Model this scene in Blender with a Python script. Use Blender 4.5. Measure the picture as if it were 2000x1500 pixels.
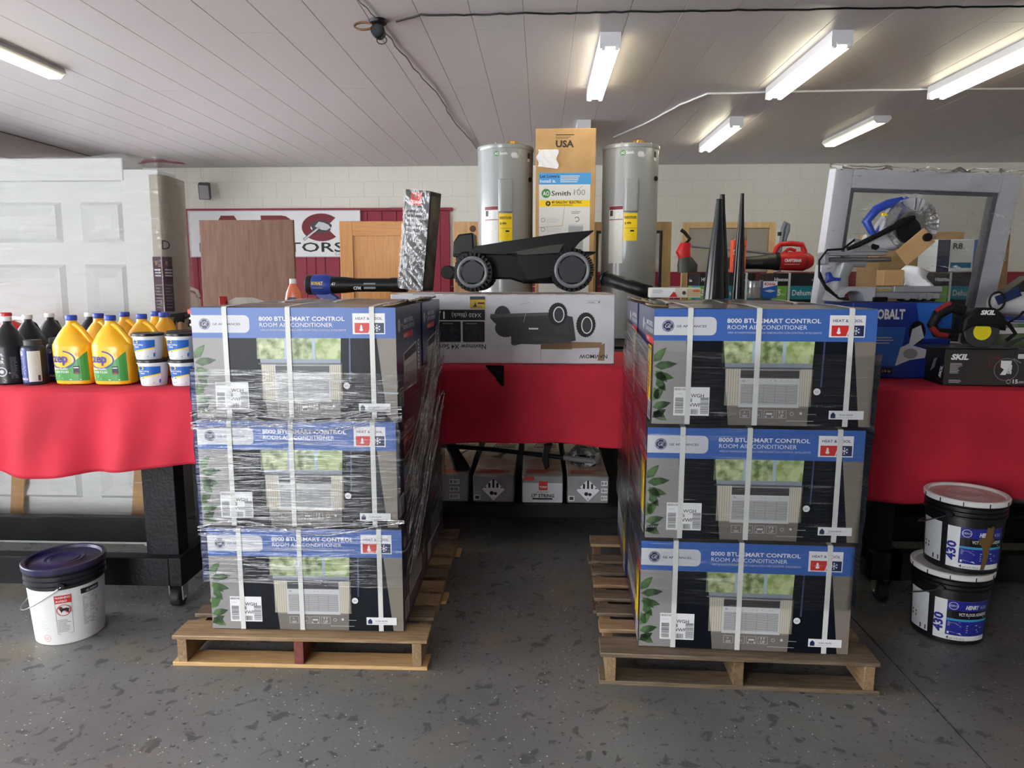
import bpy, bmesh, math, random
from math import sin, cos, pi, radians as R
from mathutils import Vector, Matrix, Euler
for o in list(bpy.data.objects): bpy.data.objects.remove(o)
sc = bpy.context.scene
C = sc.collection
rnd = random.Random(7)

# ------------------------------------------------------------ camera, world, daylight, exposure
cam = bpy.data.objects.new('camera', bpy.data.cameras.new('camera')); C.objects.link(cam)
cam.data.sensor_fit = 'HORIZONTAL'; cam.data.sensor_width = 36.0
cam.data.lens = 36.0 * 1387.0 / 2000.0
cam.data.clip_start = .05; cam.data.clip_end = 200
cam.location = (0, 0, 1.53)
cam.rotation_euler = (R(90 - 8.29), 0, R(2.33))
sc.camera = cam
w = bpy.data.worlds.new('world'); sc.world = w; w.use_nodes = True
w.node_tree.nodes['Background'].inputs[0].default_value = (.95, .975, 1.0, 1)
w.node_tree.nodes['Background'].inputs[1].default_value = 11.5
# no lamps outside the picture: the sky above shines in through the window openings of the left wall and the open shop front behind the camera
sc.view_settings.view_transform = 'Standard'
sc.view_settings.look = 'None'
sc.view_settings.gamma = 1
sc.view_settings.use_curve_mapping = False
sc.view_settings.exposure = 0.42

# ------------------------------------------------------------ materials
def lin(c):
    f = lambda v: v / 12.92 if v <= .04045 else ((v + .055) / 1.055) ** 2.4
    return tuple(f(x / 255.) for x in c) + (1,)
MATS = {}
def M(name, col=None, rough=.55, metal=0, spec=.5, bump=None, var=None, coat=0, emit=None, stretch=None):
    """procedural principled material; var=(scale, second colour, low, high), bump=(scale, strength)"""
    if name in MATS: return MATS[name]
    m = bpy.data.materials.new(name); m.use_nodes = True; MATS[name] = m
    nt = m.node_tree; b = nt.nodes['Principled BSDF']
    b.inputs['Base Color'].default_value = lin(col); b.inputs['Roughness'].default_value = rough
    b.inputs['Metallic'].default_value = metal; b.inputs['Specular IOR Level'].default_value = spec
    b.inputs['Coat Weight'].default_value = coat; b.inputs['Coat Roughness'].default_value = .12
    if emit:
        b.inputs['Emission Color'].default_value = lin(emit[0]); b.inputs['Emission Strength'].default_value = emit[1]
    vec = None
    if var or bump:
        tc = nt.nodes.new('ShaderNodeTexCoord'); mp = nt.nodes.new('ShaderNodeMapping')
        nt.links.new(tc.outputs['Object'], mp.inputs[0]); vec = mp.outputs[0]
        if stretch: mp.inputs['Scale'].default_value = stretch
    if var:
        n = nt.nodes.new('ShaderNodeTexNoise'); n.inputs['Scale'].default_value = var[0]; n.inputs['Detail'].default_value = 5
        nt.links.new(vec, n.inputs['Vector'])
        r = nt.nodes.new('ShaderNodeValToRGB'); nt.links.new(n.outputs[0], r.inputs[0])
        r.color_ramp.elements[0].position = var[2]; r.color_ramp.elements[1].position = var[3]
        r.color_ramp.elements[0].color = lin(col); r.color_ramp.elements[1].color = lin(var[1])
        nt.links.new(r.outputs[0], b.inputs['Base Color'])
    if bump:
        n = nt.nodes.new('ShaderNodeTexNoise'); n.inputs['Scale'].default_value = bump[0]; n.inputs['Detail'].default_value = 4
        nt.links.new(vec, n.inputs['Vector'])
        bp = nt.nodes.new('ShaderNodeBump'); bp.inputs['Strength'].default_value = bump[1]; bp.inputs['Distance'].default_value = .01
        nt.links.new(n.outputs[0], bp.inputs['Height']); nt.links.new(bp.outputs[0], b.inputs['Normal'])
    return m
def film(name, tint=(1, 1, 1, 1), base=.05, crease=.35, scale=(6, 6, 60), lo=.56, hi=.72, rough=.16, bump=.5):
    """clear plastic film: see-through, glossy by fresnel, whiter where it is creased"""
    m = bpy.data.materials.new(name); m.use_nodes = True; MATS[name] = m
    nt = m.node_tree; nt.nodes.clear(); N = nt.nodes.new; L = nt.links.new
    out = N('ShaderNodeOutputMaterial'); tr = N('ShaderNodeBsdfTransparent'); tr.inputs[0].default_value = tint
    gl = N('ShaderNodeBsdfGlossy'); gl.inputs['Roughness'].default_value = rough
    di = N('ShaderNodeBsdfDiffuse'); di.inputs[0].default_value = (.85, .87, .9, 1)
    tc = N('ShaderNodeTexCoord'); mp = N('ShaderNodeMapping'); mp.inputs['Scale'].default_value = scale
    L(tc.outputs['Object'], mp.inputs[0])
    no = N('ShaderNodeTexNoise'); no.inputs['Scale'].default_value = 1; no.inputs['Detail'].default_value = 3
    no.inputs['Distortion'].default_value = .6
    L(mp.outputs[0], no.inputs['Vector'])
    bp = N('ShaderNodeBump'); bp.inputs['Strength'].default_value = bump; bp.inputs['Distance'].default_value = .02
    L(no.outputs[0], bp.inputs['Height']); L(bp.outputs[0], gl.inputs['Normal'])
    fr = N('ShaderNodeFresnel'); fr.inputs[0].default_value = 1.45
    ad = N('ShaderNodeMath'); ad.operation = 'ADD'; ad.inputs[1].default_value = base; L(fr.outputs[0], ad.inputs[0])
    big = N('ShaderNodeTexNoise'); big.inputs['Scale'].default_value = 5; big.inputs['Detail'].default_value = 2
    L(tc.outputs['Object'], big.inputs['Vector'])
    rp = N('ShaderNodeMapRange'); rp.inputs[1].default_value = lo; rp.inputs[2].default_value = hi
    L(no.outputs[0], rp.inputs[0])
    rb = N('ShaderNodeMapRange'); rb.inputs[1].default_value = .42; rb.inputs[2].default_value = .6
    L(big.outputs[0], rb.inputs[0])
    mu = N('ShaderNodeMath'); mu.operation = 'MULTIPLY'; L(rp.outputs[0], mu.inputs[0]); L(rb.outputs[0], mu.inputs[1])
    mc = N('ShaderNodeMath'); mc.operation = 'MULTIPLY'; mc.inputs[1].default_value = crease; L(mu.outputs[0], mc.inputs[0])
    m1 = N('ShaderNodeMixShader'); L(ad.outputs[0], m1.inputs[0]); L(tr.outputs[0], m1.inputs[1]); L(gl.outputs[0], m1.inputs[2])
    m2 = N('ShaderNodeMixShader'); L(mc.outputs[0], m2.inputs[0]); L(m1.outputs[0], m2.inputs[1]); L(di.outputs[0], m2.inputs[2])
    L(m2.outputs[0], out.inputs[0])
    return m
def wood(name, c1, c2, scale=(1, 12, 12), rough=.6, rings=6):
    if name in MATS: return MATS[name]
    m = M(name, c1, rough); nt = m.node_tree; N = nt.nodes.new; L = nt.links.new; b = nt.nodes['Principled BSDF']
    tc = N('ShaderNodeTexCoord'); mp = N('ShaderNodeMapping'); mp.inputs['Scale'].default_value = scale
    oi = N('ShaderNodeObjectInfo'); av = N('ShaderNodeVectorMath'); av.operation = 'ADD'
    L(tc.outputs['Object'], mp.inputs[0]); L(mp.outputs[0], av.inputs[0])
    ml = N('ShaderNodeMath'); ml.operation = 'MULTIPLY'; ml.inputs[1].default_value = 40; L(oi.outputs['Random'], ml.inputs[0]); L(ml.outputs[0], av.inputs[1])
    n = N('ShaderNodeTexNoise'); n.inputs['Scale'].default_value = rings; n.inputs['Detail'].default_value = 6; n.inputs['Distortion'].default_value = .8
    L(av.outputs[0], n.inputs['Vector'])
    r = N('ShaderNodeValToRGB'); L(n.outputs[0], r.inputs[0])
    r.color_ramp.elements[0].position = .35; r.color_ramp.elements[1].position = .66
    r.color_ramp.elements[0].color = lin(c1); r.color_ramp.elements[1].color = lin(c2)
    L(r.outputs[0], b.inputs['Base Color'])
    bp = N('ShaderNodeBump'); bp.inputs['Strength'].default_value = .25; bp.inputs['Distance'].default_value = .004
    L(n.outputs[0], bp.inputs['Height']); L(bp.outputs[0], b.inputs['Normal'])
    return m

# ------------------------------------------------------------ mesh builder
class MB:
    def __init__(s): s.v = []; s.f = []; s.m = []; s.c = 0
    def add(s, vs, fs):
        o = len(s.v); s.v += [tuple(v) for v in vs]
        for f in fs: s.f.append([i + o for i in f]); s.m.append(s.c)
        return s
    def box(s, x0, x1, y0, y1, z0, z1):
        v = [(x, y, z) for z in (z0, z1) for y in (y0, y1) for x in (x0, x1)]
        return s.add(v, [(0, 2, 3, 1), (4, 5, 7, 6), (0, 1, 5, 4), (1, 3, 7, 5), (3, 2, 6, 7), (2, 0, 4, 6)])
    def obox(s, c, d, rot=(0, 0, 0)):
        e = Euler(rot).to_matrix(); c = Vector(c)
        v = [c + e @ Vector((x * d[0] / 2, y * d[1] / 2, z * d[2] / 2)) for z in (-1, 1) for y in (-1, 1) for x in (-1, 1)]
        return s.add(v, [(0, 2, 3, 1), (4, 5, 7, 6), (0, 1, 5, 4), (1, 3, 7, 5), (3, 2, 6, 7), (2, 0, 4, 6)])
    def cyl(s, p0, p1, r0, r1=None, n=16, caps=True):
        p0 = Vector(p0); p1 = Vector(p1); r1 = r0 if r1 is None else r1
        d = (p1 - p0).normalized(); a = d.orthogonal().normalized(); b = d.cross(a)
        vs = []
        for p, r in ((p0, r0), (p1, r1)):
            vs += [p + (a * cos(2 * pi * i / n) + b * sin(2 * pi * i / n)) * r for i in range(n)]
        fs = [(i, (i + 1) % n, n + (i + 1) % n, n + i) for i in range(n)]
        if caps: fs += [tuple(range(n - 1, -1, -1)), tuple(range(n, 2 * n))]
        return s.add(vs, fs)
    def tube(s, pts, r, n=8, closed=False, caps=True):
        pts = [Vector(p) for p in pts]; k = len(pts); vs = []; prev = None
        for i, p in enumerate(pts):
            if closed: d = pts[(i + 1) % k] - pts[i - 1]
            else: d = pts[min(i + 1, k - 1)] - pts[max(i - 1, 0)]
            d.normalize()
            a = d.orthogonal().normalized() if prev is None else (prev - d * prev.dot(d)).normalized()
            prev = a; b = d.cross(a); rr = r[i] if isinstance(r, (list, tuple)) else r
            vs += [p + (a * cos(2 * pi * j / n) + b * sin(2 * pi * j / n)) * rr for j in range(n)]
        fs = []
        for i in range(k if closed else k - 1):
            q = (i + 1) % k
            fs += [(i * n + j, i * n + (j + 1) % n, q * n + (j + 1) % n, q * n + j) for j in range(n)]
        if caps and not closed: fs += [tuple(range(n - 1, -1, -1)), tuple(range((k - 1) * n, k * n))]
        return s.add(vs, fs)
    def loft(s, secs, n=28, caps=True):
        """secs: (z, cx, cy, hx, hy, power) superellipse sections"""
        vs = []
        for z, cx, cy, hx, hy, p in secs:
            for i in range(n):
                a = 2 * pi * i / n; ca, sa = cos(a), sin(a)
                vs.append((cx + hx * math.copysign(abs(ca) ** (2 / p), ca), cy + hy * math.copysign(abs(sa) ** (2 / p), sa), z))
        fs = []
        for k in range(len(secs) - 1):
            fs += [(k * n + i, k * n + (i + 1) % n, (k + 1) * n + (i + 1) % n, (k + 1) * n + i) for i in range(n)]
        if caps: fs += [tuple(range(n - 1, -1, -1)), tuple(range((len(secs) - 1) * n, len(secs) * n))]
        return s.add(vs, fs)
    def lathe(s, prof, n=32, c=(0, 0, 0), caps=True):
        return s.loft([(c[2] + z, c[0], c[1], r, r, 2) for r, z in prof], n, caps)
    def prism(s, pts, plane, d0, d1):
        """polygon pts in plane 'xz','xy','yz' extruded along the third axis from d0 to d1"""
        k = len(pts)
        def mk(p, d): return {'xz': (p[0], d, p[1]), 'xy': (p[0], p[1], d), 'yz': (d, p[0], p[1])}[plane]
        vs = [mk(p, d0) for p in pts] + [mk(p, d1) for p in pts]
        fs = [tuple(range(k)), tuple(range(2 * k - 1, k - 1, -1))] + [(i, i + k, (i + 1) % k + k, (i + 1) % k) for i in range(k)]
        return s.add(vs, fs)
    def grid(s, nu, nv, fn, skip=None):
        vs = [fn(i / nu, j / nv) for j in range(nv + 1) for i in range(nu + 1)]
        fs = []
        for j in range(nv):
            for i in range(nu):
                if skip and skip((i + .5) / nu, (j + .5) / nv): continue
                a = j * (nu + 1) + i; fs.append((a, a + 1, a + nu + 2, a + nu + 1))
        return s.add(vs, fs)
    def mesh(s, name, mats, smooth=True, ang=40):
        me = bpy.data.meshes.new(name); me.from_pydata(s.v, [], s.f)
        for m in (mats if isinstance(mats, (list, tuple)) else [mats]): me.materials.append(m)
        me.polygons.foreach_set('material_index', s.m)
        bm = bmesh.new(); bm.from_mesh(me); bmesh.ops.recalc_face_normals(bm, faces=bm.faces); bm.to_mesh(me); bm.free()
        if smooth:
            me.polygons.foreach_set('use_smooth', [True] * len(me.polygons)); me.set_sharp_from_angle(angle=R(ang))
        me.update(); return me
    def build(s, name, mats, parent=None, bevel=0, seg=2, smooth=True, ang=40, loc=None, rot=None, solid=0):
        o = bpy.data.objects.new(name, s.mesh(name, mats, smooth, ang)); C.objects.link(o)
        if parent: o.parent = parent
        if loc: o.location = loc
        if rot: o.rotation_euler = rot
        if solid:
            md = o.modifiers.new('thickness', 'SOLIDIFY'); md.thickness = solid; md.offset = 0
        if bevel:
            md = o.modifiers.new('bevel', 'BEVEL'); md.width = bevel; md.segments = seg; md.limit_method = 'ANGLE'; md.angle_limit = R(35)
        return o
def inst(name, me, parent=None, loc=None, rot=None):
    o = bpy.data.objects.new(name, me); C.objects.link(o)
    if parent: o.parent = parent
    if loc: o.location = loc
    if rot: o.rotation_euler = rot
    return o
def tag(o, label, cat, group=None):
    o['label'] = label; o['category'] = cat
    if group: o['group'] = group
    return o
def thing(name, label, cat, loc=(0, 0, 0), rot=(0, 0, 0), group=None):
    o = bpy.data.objects.new(name, None); C.objects.link(o); o.empty_display_size = .05
    o.location = loc; o.rotation_euler = rot if isinstance(rot, (tuple, list)) else (0, 0, rot)
    return tag(o, label, cat, group)
def struct(o): o['kind'] = 'structure'; return o
def dup(root, loc, rot=None, label=None):
    def cp(o, par):
        c = o.copy(); C.objects.link(c); c.parent = par
        for ch in o.children: cp(ch, c)
        return c
    r = cp(root, None); r.location = loc
    if rot is not None: r.rotation_euler = rot if isinstance(rot, (tuple, list)) else (0, 0, rot)
    if label: r['label'] = label
    return r

# ------------------------------------------------------------ flat print (lettering, logos, panels of colour)
_tx = {}
def textgeo(t, bold=0.0, res=2):
    k = (t, bold)
    if k in _tx: return _tx[k]
    cu = bpy.data.curves.new('lettering', 'FONT'); cu.body = t; cu.size = 1; cu.resolution_u = res; cu.offset = bold; cu.fill_mode = 'FRONT'
    o = bpy.data.objects.new('lettering', cu); C.objects.link(o)
    bpy.context.view_layer.update()
    me = o.evaluated_get(bpy.context.evaluated_depsgraph_get()).to_mesh()
    vs = [(v.co.x, v.co.y) for v in me.vertices]; fs = [tuple(p.vertices) for p in me.polygons]
    o.evaluated_get(bpy.context.evaluated_depsgraph_get()).to_mesh_clear()
    bpy.data.objects.remove(o); bpy.data.curves.remove(cu)
    x0 = min(v[0] for v in vs); x1 = max(v[0] for v in vs)
    _tx[k] = ([(x - x0, y) for x, y in vs], fs, x1 - x0)
    return _tx[k]
CAP = .70   # cap height of the built-in font at size 1
class Art:
    def __init__(s): s.p = []; s.mats = []
    def mi(s, m):
        if m not in s.mats: s.mats.append(m)
        return s.mats.index(m)
    def poly(s, pts, m, l=1): s.p.append((list(pts), [tuple(range(len(pts)))], s.mi(m), l)); return s
    def rect(s, x0, y0, x1, y1, m, l=1, n=1):
        for i in range(n):
            a = x0 + (x1 - x0) * i / n; b = x0 + (x1 - x0) * (i + 1) / n
            s.poly([(a, y0), (b, y0), (b, y1), (a, y1)], m, l)
        return s
    def rrect(s, x0, y0, x1, y1, r, m, l=1, corners=(1, 1, 1, 1)):
        pts = []
        for k, (cx, cy) in enumerate(((x1 - r, y1 - r), (x0 + r, y1 - r), (x0 + r, y0 + r), (x1 - r, y0 + r))):
            if corners[k]: pts += [(cx + r * cos(pi / 2 * (k + j / 4)), cy + r * sin(pi / 2 * (k + j / 4))) for j in range(5)]
            else: pts.append(((x1, y1), (x0, y1), (x0, y0), (x1, y0))[k])
        return s.poly(pts, m, l)
    def disc(s, cx, cy, r, m, l=1, n=24, ry=None):
        ry = ry or r
        return s.poly([(cx + r * cos(2 * pi * i / n), cy + ry * sin(2 * pi * i / n)) for i in range(n)], m, l)
    def ring(s, cx, cy, r, t, m, l=1, n=28, ry=None, a0=0, a1=2 * pi):
        ry = ry or r; k = n
        for i in range(k):
            a = a0 + (a1 - a0) * i / k; b = a0 + (a1 - a0) * (i + 1) / k
            s.poly([(cx + r * cos(a), cy + ry * sin(a)), (cx + r * cos(b), cy + ry * sin(b)),
                    (cx + (r - t) * cos(b), cy + (ry - t) * sin(b)), (cx + (r - t) * cos(a), cy + (ry - t) * sin(a))], m, l)
        return s
    def line(s, x0, y0, x1, y1, t, m, l=1):
        d = Vector((x1 - x0, y1 - y0)).normalized() * t / 2
        return s.poly([(x0 + d.y, y0 - d.x), (x1 + d.y, y1 - d.x), (x1 - d.y, y1 + d.x), (x0 - d.y, y0 + d.x)], m, l)
    def frame(s, x0, y0, x1, y1, t, m, l=1):
        s.rect(x0, y0, x1, y0 + t, m, l); s.rect(x0, y1 - t, x1, y1, m, l); s.rect(x0, y0 + t, x0 + t, y1 - t, m, l); return s.rect(x1 - t, y0 + t, x1, y1 - t, m, l)
    def text(s, t, x, y, h, m, l=2, w=None, bold=0., shear=0., rot=0., al='L'):
        vs, fs, tw = textgeo(t, bold); k = h / CAP; kx = k if w is None else w / tw
        W = tw * kx; off = {'L': 0, 'C': -W / 2, 'R': -W}[al]; ca, sa = cos(rot), sin(rot); out = []
        for a, b in vs:
            px = a * kx + off + shear * b * k; py = b * k
            out.append((x + px * ca - py * sa, y + px * sa + py * ca))
        s.p.append((out, fs, s.mi(m), l)); return s
    def lines(s, x0, y0, x1, y1, n, m, l=2, seed=1, fill=.5):
        q = random.Random(seed); h = (y1 - y0) / n
        for i in range(n):
            s.rect(x0, y0 + i * h, x0 + (x1 - x0) * q.uniform(.6, 1), y0 + i * h + h * fill, m, l)
        return s
    def bars(s, x0, y0, x1, y1, n, m, l=2, seed=1, horiz=False):
        q = random.Random(seed); a = y0 if horiz else x0; e = y1 if horiz else x1; st = (e - a) / n
        for i in range(n):
            t = st * q.uniform(.25, .8)
            s.rect(*((x0, a, x1, a + t) if horiz else (a, y0, a + t, y1)), m, l); a += st
        return s
    def build(s, name, parent, fr, step=.0004):
        b = MB()
        for pts, fs, mi, l in s.p:
            b.c = mi; b.add([fr(x, y, l * step) for x, y in pts], fs)
        me = bpy.data.meshes.new(name); me.from_pydata(b.v, [], b.f)
        for m in s.mats: me.materials.append(m)
        me.polygons.foreach_set('material_index', b.m); me.update()
        return inst(name, me, parent)
def front(x0, y, z0): return lambda u, v, d: (x0 + u, y - d, z0 + v)                 # faces -Y, u to the right
def flat(O, U, V):
    O = Vector(O); U = Vector(U).normalized(); V = Vector(V).normalized(); Nn = U.cross(V)
    return lambda u, v, d: O + U * u + V * v + Nn * d
def cyl_front(r, a0=0., cx=0, cy=0, z0=0, taper=0.):                                # wraps u round a vertical cylinder; u=0 faces -Y turned by a0
    def f(u, v, d):
        rr = r + taper * v + d; a = a0 + u / r
        return (cx + rr * sin(a), cy - rr * cos(a), z0 + v)
    return f

# ------------------------------------------------------------ shared materials
white = M('white_print', (235, 236, 238), .45); black = M('black_print', (18, 18, 20), .45); navy = M('navy_print', (20, 38, 84), .4)
red = M('red_print', (206, 48, 44), .42); yellow = M('yellow_print', (250, 215, 20), .4); grey = M('grey_print', (140, 140, 142), .5)
lgrey = M('light_grey_print', (205, 207, 212), .42); dgrey = M('dark_grey_print', (60, 62, 66), .5); green = M('green_print', (62, 140, 62), .45)
gblue = M('box_blue_print', (60, 102, 176), .38); teal = M('teal_print', (20, 130, 170), .4); orange = M('orange_print', (225, 95, 45), .45)
blackplastic = M('black_plastic', (14, 15, 17), .42, spec=.3); dullblack = M('dull_black_plastic', (16, 16, 18), .55, spec=.3)
greyplastic = M('grey_plastic', (120, 122, 126), .45); whiteplastic = M('white_plastic', (228, 229, 230), .4)
redplastic = M('red_plastic', (196, 30, 34), .38); blueplastic = M('blue_plastic', (36, 66, 160), .4)
steel = M('steel', (190, 192, 196), .28, metal=1); cardboard = M('cardboard', (196, 158, 110), .8, var=(9, (184, 146, 98), .35, .7))
blackpaint = M('black_painted_timber', (16, 17, 20), .5, spec=.3, bump=(60, .25), var=(6, (28, 29, 33), .45, .75))

# ------------------------------------------------------------ the setting
def floor_mat():
    m = M('painted_concrete', (84, 86, 90), .42); nt = m.node_tree; N = nt.nodes.new; L = nt.links.new; b = nt.nodes['Principled BSDF']
    tc = N('ShaderNodeTexCoord')
    def noise(s, d=5, dist=0):
        n = N('ShaderNodeTexNoise'); n.inputs['Scale'].default_value = s; n.inputs['Detail'].default_value = d; n.inputs['Distortion'].default_value = dist
        L(tc.outputs['Object'], n.inputs['Vector']); return n.outputs[0]
    def rng(v, a, c):
        r = N('ShaderNodeMapRange'); r.inputs[1].default_value = a; r.inputs[2].default_value = c; L(v, r.inputs[0]); return r.outputs[0]
    def mix(f, a, c):
        x = N('ShaderNodeMix'); x.data_type = 'RGBA'; L(f, x.inputs[0])
        for k, i in ((a, 6), (c, 7)):
            if isinstance(k, tuple): x.inputs[i].default_value = k
            else: L(k, x.inputs[i])
        return x.outputs[2]
    base = mix(rng(noise(1.3, 6), .3, .7), lin((104, 104, 103)), lin((130, 130, 129)))
    fine = mix(rng(noise(40, 4), .62, .70), base, lin((60, 60, 60)))
    chip = mix(rng(noise(15, 8, .5), .60, .64), fine, lin((84, 84, 85)))
    stain = mix(rng(noise(2.4, 8, .6), .56, .72), chip, lin((134, 124, 104)))
    vo = N('ShaderNodeTexVoronoi'); vo.inputs['Scale'].default_value = 42; L(tc.outputs['Object'], vo.inputs['Vector'])
    sp = N('ShaderNodeMath'); sp.operation = 'MULTIPLY'
    L(rng(vo.outputs['Distance'], .15, .09), sp.inputs[0]); L(rng(noise(3.0, 2), .44, .58), sp.inputs[1])
    L(mix(sp.outputs[0], stain, lin((215, 215, 212))), b.inputs['Base Color'])
    L(rng(noise(5, 5), .2, .8), b.inputs['Roughness'])
    rr = N('ShaderNodeMapRange'); rr.inputs[3].default_value = .28; rr.inputs[4].default_value = .58; L(noise(5, 5), rr.inputs[0]); L(rr.outputs[0], b.inputs['Roughness'])
    bp = N('ShaderNodeBump'); bp.inputs['Strength'].default_value = .35; bp.inputs['Distance'].default_value = .006
    L(noise(9, 8, .4), bp.inputs['Height']); L(bp.outputs[0], b.inputs['Normal'])
    return m
FM = floor_mat()
fl = struct(MB().box(-5.8, 7.8, -3.8, 10, -.14, -.012).build('floor', dullblack))
for x0, x1 in ((-5.8, 1.43), (1.437, 7.8)):
    MB().box(x0, x1, -3.8, 10, -.012, 0).build('slab', FM, fl)
ceilm = M('ceiling_paint', (186, 180, 180), .42, bump=(14, .10), stretch=(.6, 6, 1), spec=.4)
ce = struct(MB().box(-5.8, 7.8, -3.8, 10, 3.062, 3.14).build('ceiling', M('ceiling_backing', (104, 98, 98), .9)))
x = -.11 - 18 * .3028; k = 0
while x < 7.7:
    cuts = [-3.8] + [c for c in (1.0 + (k * 37 % 5) * .9, 5.9 if k % 3 else 7.4)] + [9.8]
    for a, b_ in zip(cuts, cuts[1:]):
        MB().box(x + .0010, x + .3018, a + .0008, b_ - .0008, 3.05, 3.062).build('plank', ceilm, ce, bevel=.0016, seg=1, smooth=False)
    x += .3028; k += 1
paint = M('block_wall_paint', (234, 231, 221), .6, bump=(120, .35)); wine = M('wine_red_paint', (146, 34, 58), .45, bump=(120, .3))
wb = struct(MB().box(-5.8, 7.8, 9.8, 10.0, 0, 3.05).build('wall_back', M('mortar', (224, 221, 211), .7)))
bmw = MB().box(.003, .397, 0, .02, .003, .195).mesh('block', paint, False); bmr = MB().box(.003, .397, 0, .02, .003, .195).mesh('block', wine, False)
for r_ in range(9):
    z = 2.85 - .2 * r_ + .0
    xx = -5.8 + (.2 if r_ % 2 else 0)
    while xx < 7.3:
        if not (r_ >= 3 and xx < -1.65):
            inst('block', bmr if z < 1.6 else bmw, wb, (xx, 9.795, z))
        xx += .4
MB().box(-1.2, 7.8, 9.79, 9.8, 0, 1.25).build('lower_wall_paint', wine, wb)
xx = -5.6
while xx < -1.25:
    ww = .2 if rnd.random() > .3 else .13
    ww = min(ww, -1.2 - xx)
    MB().box(xx + .003, xx + ww - .003, 9.765, 9.8, 0, 2.46).build('panel_board', wine, wb, bevel=.003, seg=1)
    xx += ww
MB().box(-5.6, -1.2, 9.755, 9.8, 2.462, 2.50).build('top_rail', wine, wb, bevel=.004)
mauve = M('side_wall_paint', (182, 175, 175), .6, bump=(60, .2))
wl = struct(MB().box(-5.8, -5.6, -3.8, 10, 2.74, 3.05).box(-5.8, -5.6, -3.8, 10, 0, .75).box(-5.8, -5.6, -3.8, 0, .75, 2.74).box(-5.8, -5.6, 8.7, 10, .75, 2.74).build('wall_left', mauve))
glass = film('clear_glass', base=.02, crease=0, bump=0, rough=.02)
for i in range(4):
    y0 = .0 + i * 2.175; y1 = y0 + 2.175
    f_ = MB()
    for a, b_, c_, d_ in ((y0, y0 + .05, .75, 2.74), (y1 - .05, y1, .75, 2.74), (y0, y1, .75, .80), (y0, y1, 2.69, 2.74)): f_.box(-5.66, -5.60, a, b_, c_, d_)
    wi = struct(f_.build('window_%d' % (i + 1), whiteplastic))
    MB().box(-5.636, -5.630, y0 + .05, y1 - .05, .80, 2.69).build('pane', glass, wi)
struct(MB().box(7.6, 7.8, -3.8, 10, 0, 3.05).build('wall_right', paint))
struct(MB().box(-5.8, -4.8, -3.8, -3.6, 0, 3.05).box(-2.2, 7.8, -3.8, -3.6, 0, 3.05).box(-4.8, -2.2, -3.8, -3.6, 2.8, 3.05).build('wall_front', paint))

# ------------------------------------------------------------ ceiling lights
tubeglow = M('lit_fluorescent_tube', (255, 250, 225), .4, emit=((255, 247, 218), 9.0)); lensglow = M('lit_diffuser', (255, 246, 220), .4, emit=((255, 244, 205), 4.0))
fixwhite = M('fixture_enamel', (214, 214, 218), .4)
def strip_light(label, loc, L_=1.24, lit=True):
    t = thing('strip_light', label, 'ceiling light', loc, group='tube lights on the ceiling')
    MB().prism([(-.062, 0), (.062, 0), (.062, -.05), (.05, -.062), (-.05, -.062), (-.062, -.05)], 'xz', 0, L_).build('housing', fixwhite, t)
    for y in (-.004, L_ + .001):
        MB().prism([(-.065, .0), (.065, .0), (.065, -.095), (.052, -.095), (.048, -.07), (.034, -.07), (.03, -.085), (-.03, -.085), (-.034, -.07), (-.048, -.07), (-.052, -.095), (-.065, -.095)], 'xz', y, y + .003).build('end_plate', fixwhite, t)
    for s in (-1, 1):
        MB().cyl((s * .042, .03, -.088), (s * .042, L_ - .03, -.088), .0165, n=14).build('tube', tubeglow if lit else whiteplastic, t)
        for y in (.0, L_ - .03):
            MB().box(s * .042 - .012, s * .042 + .012, y, y + .03, -.100, -.062).build('lamp_holder', whiteplastic, t, bevel=.003)
    return t
for lab, loc in (('twin-tube strip light hanging over the grey water heaters', (.42, 4.68, 3.05)), ('twin-tube strip light with the white cable running to its end, above the pine frames', (1.84, 4.70, 3.05)),
                 ('twin-tube strip light above the film-wrapped window and saw', (3.12, 4.74, 3.05)), ('twin-tube strip light beside the flat wraparound light, near the block wall', (1.82, 7.02, 3.05)),
                 ('unlit strip light whose far end hides behind the tall cardboard carton', (.40, 7.10, 3.05))):
    strip_light(lab, loc, 1.30, lit='tall cardboard carton' not in lab)
def wrap_light(label, loc):
    t = thing('wraparound_light', label, 'ceiling light', loc, group='wraparound lights on the ceiling')
    MB().prism([(-.075, 0), (.075, 0), (.085, -.03), (.06, -.042), (-.06, -.042), (-.085, -.03)], 'xz', 0, 1.2).build('housing', fixwhite, t)
    MB().prism([(-.062, -.042), (.062, -.042), (.048, -.066), (-.048, -.066)], 'xz', .012, 1.188).build('diffuser', lensglow, t, bevel=.008)
    for y in (-.006, 1.2):
        MB().prism([(-.078, 0), (.078, 0), (.088, -.03), (.05, -.07), (-.05, -.07), (-.088, -.03)], 'xz', y, y + .007).build('end_cap', fixwhite, t, bevel=.003)
wrap_light('flat wraparound light with one glowing diffuser, near the block wall', (3.16, 7.03, 3.05))
wrap_light('flat wraparound light with one glowing diffuser, above the wrapped white doors', (-3.55, 4.1, 3.05))

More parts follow.
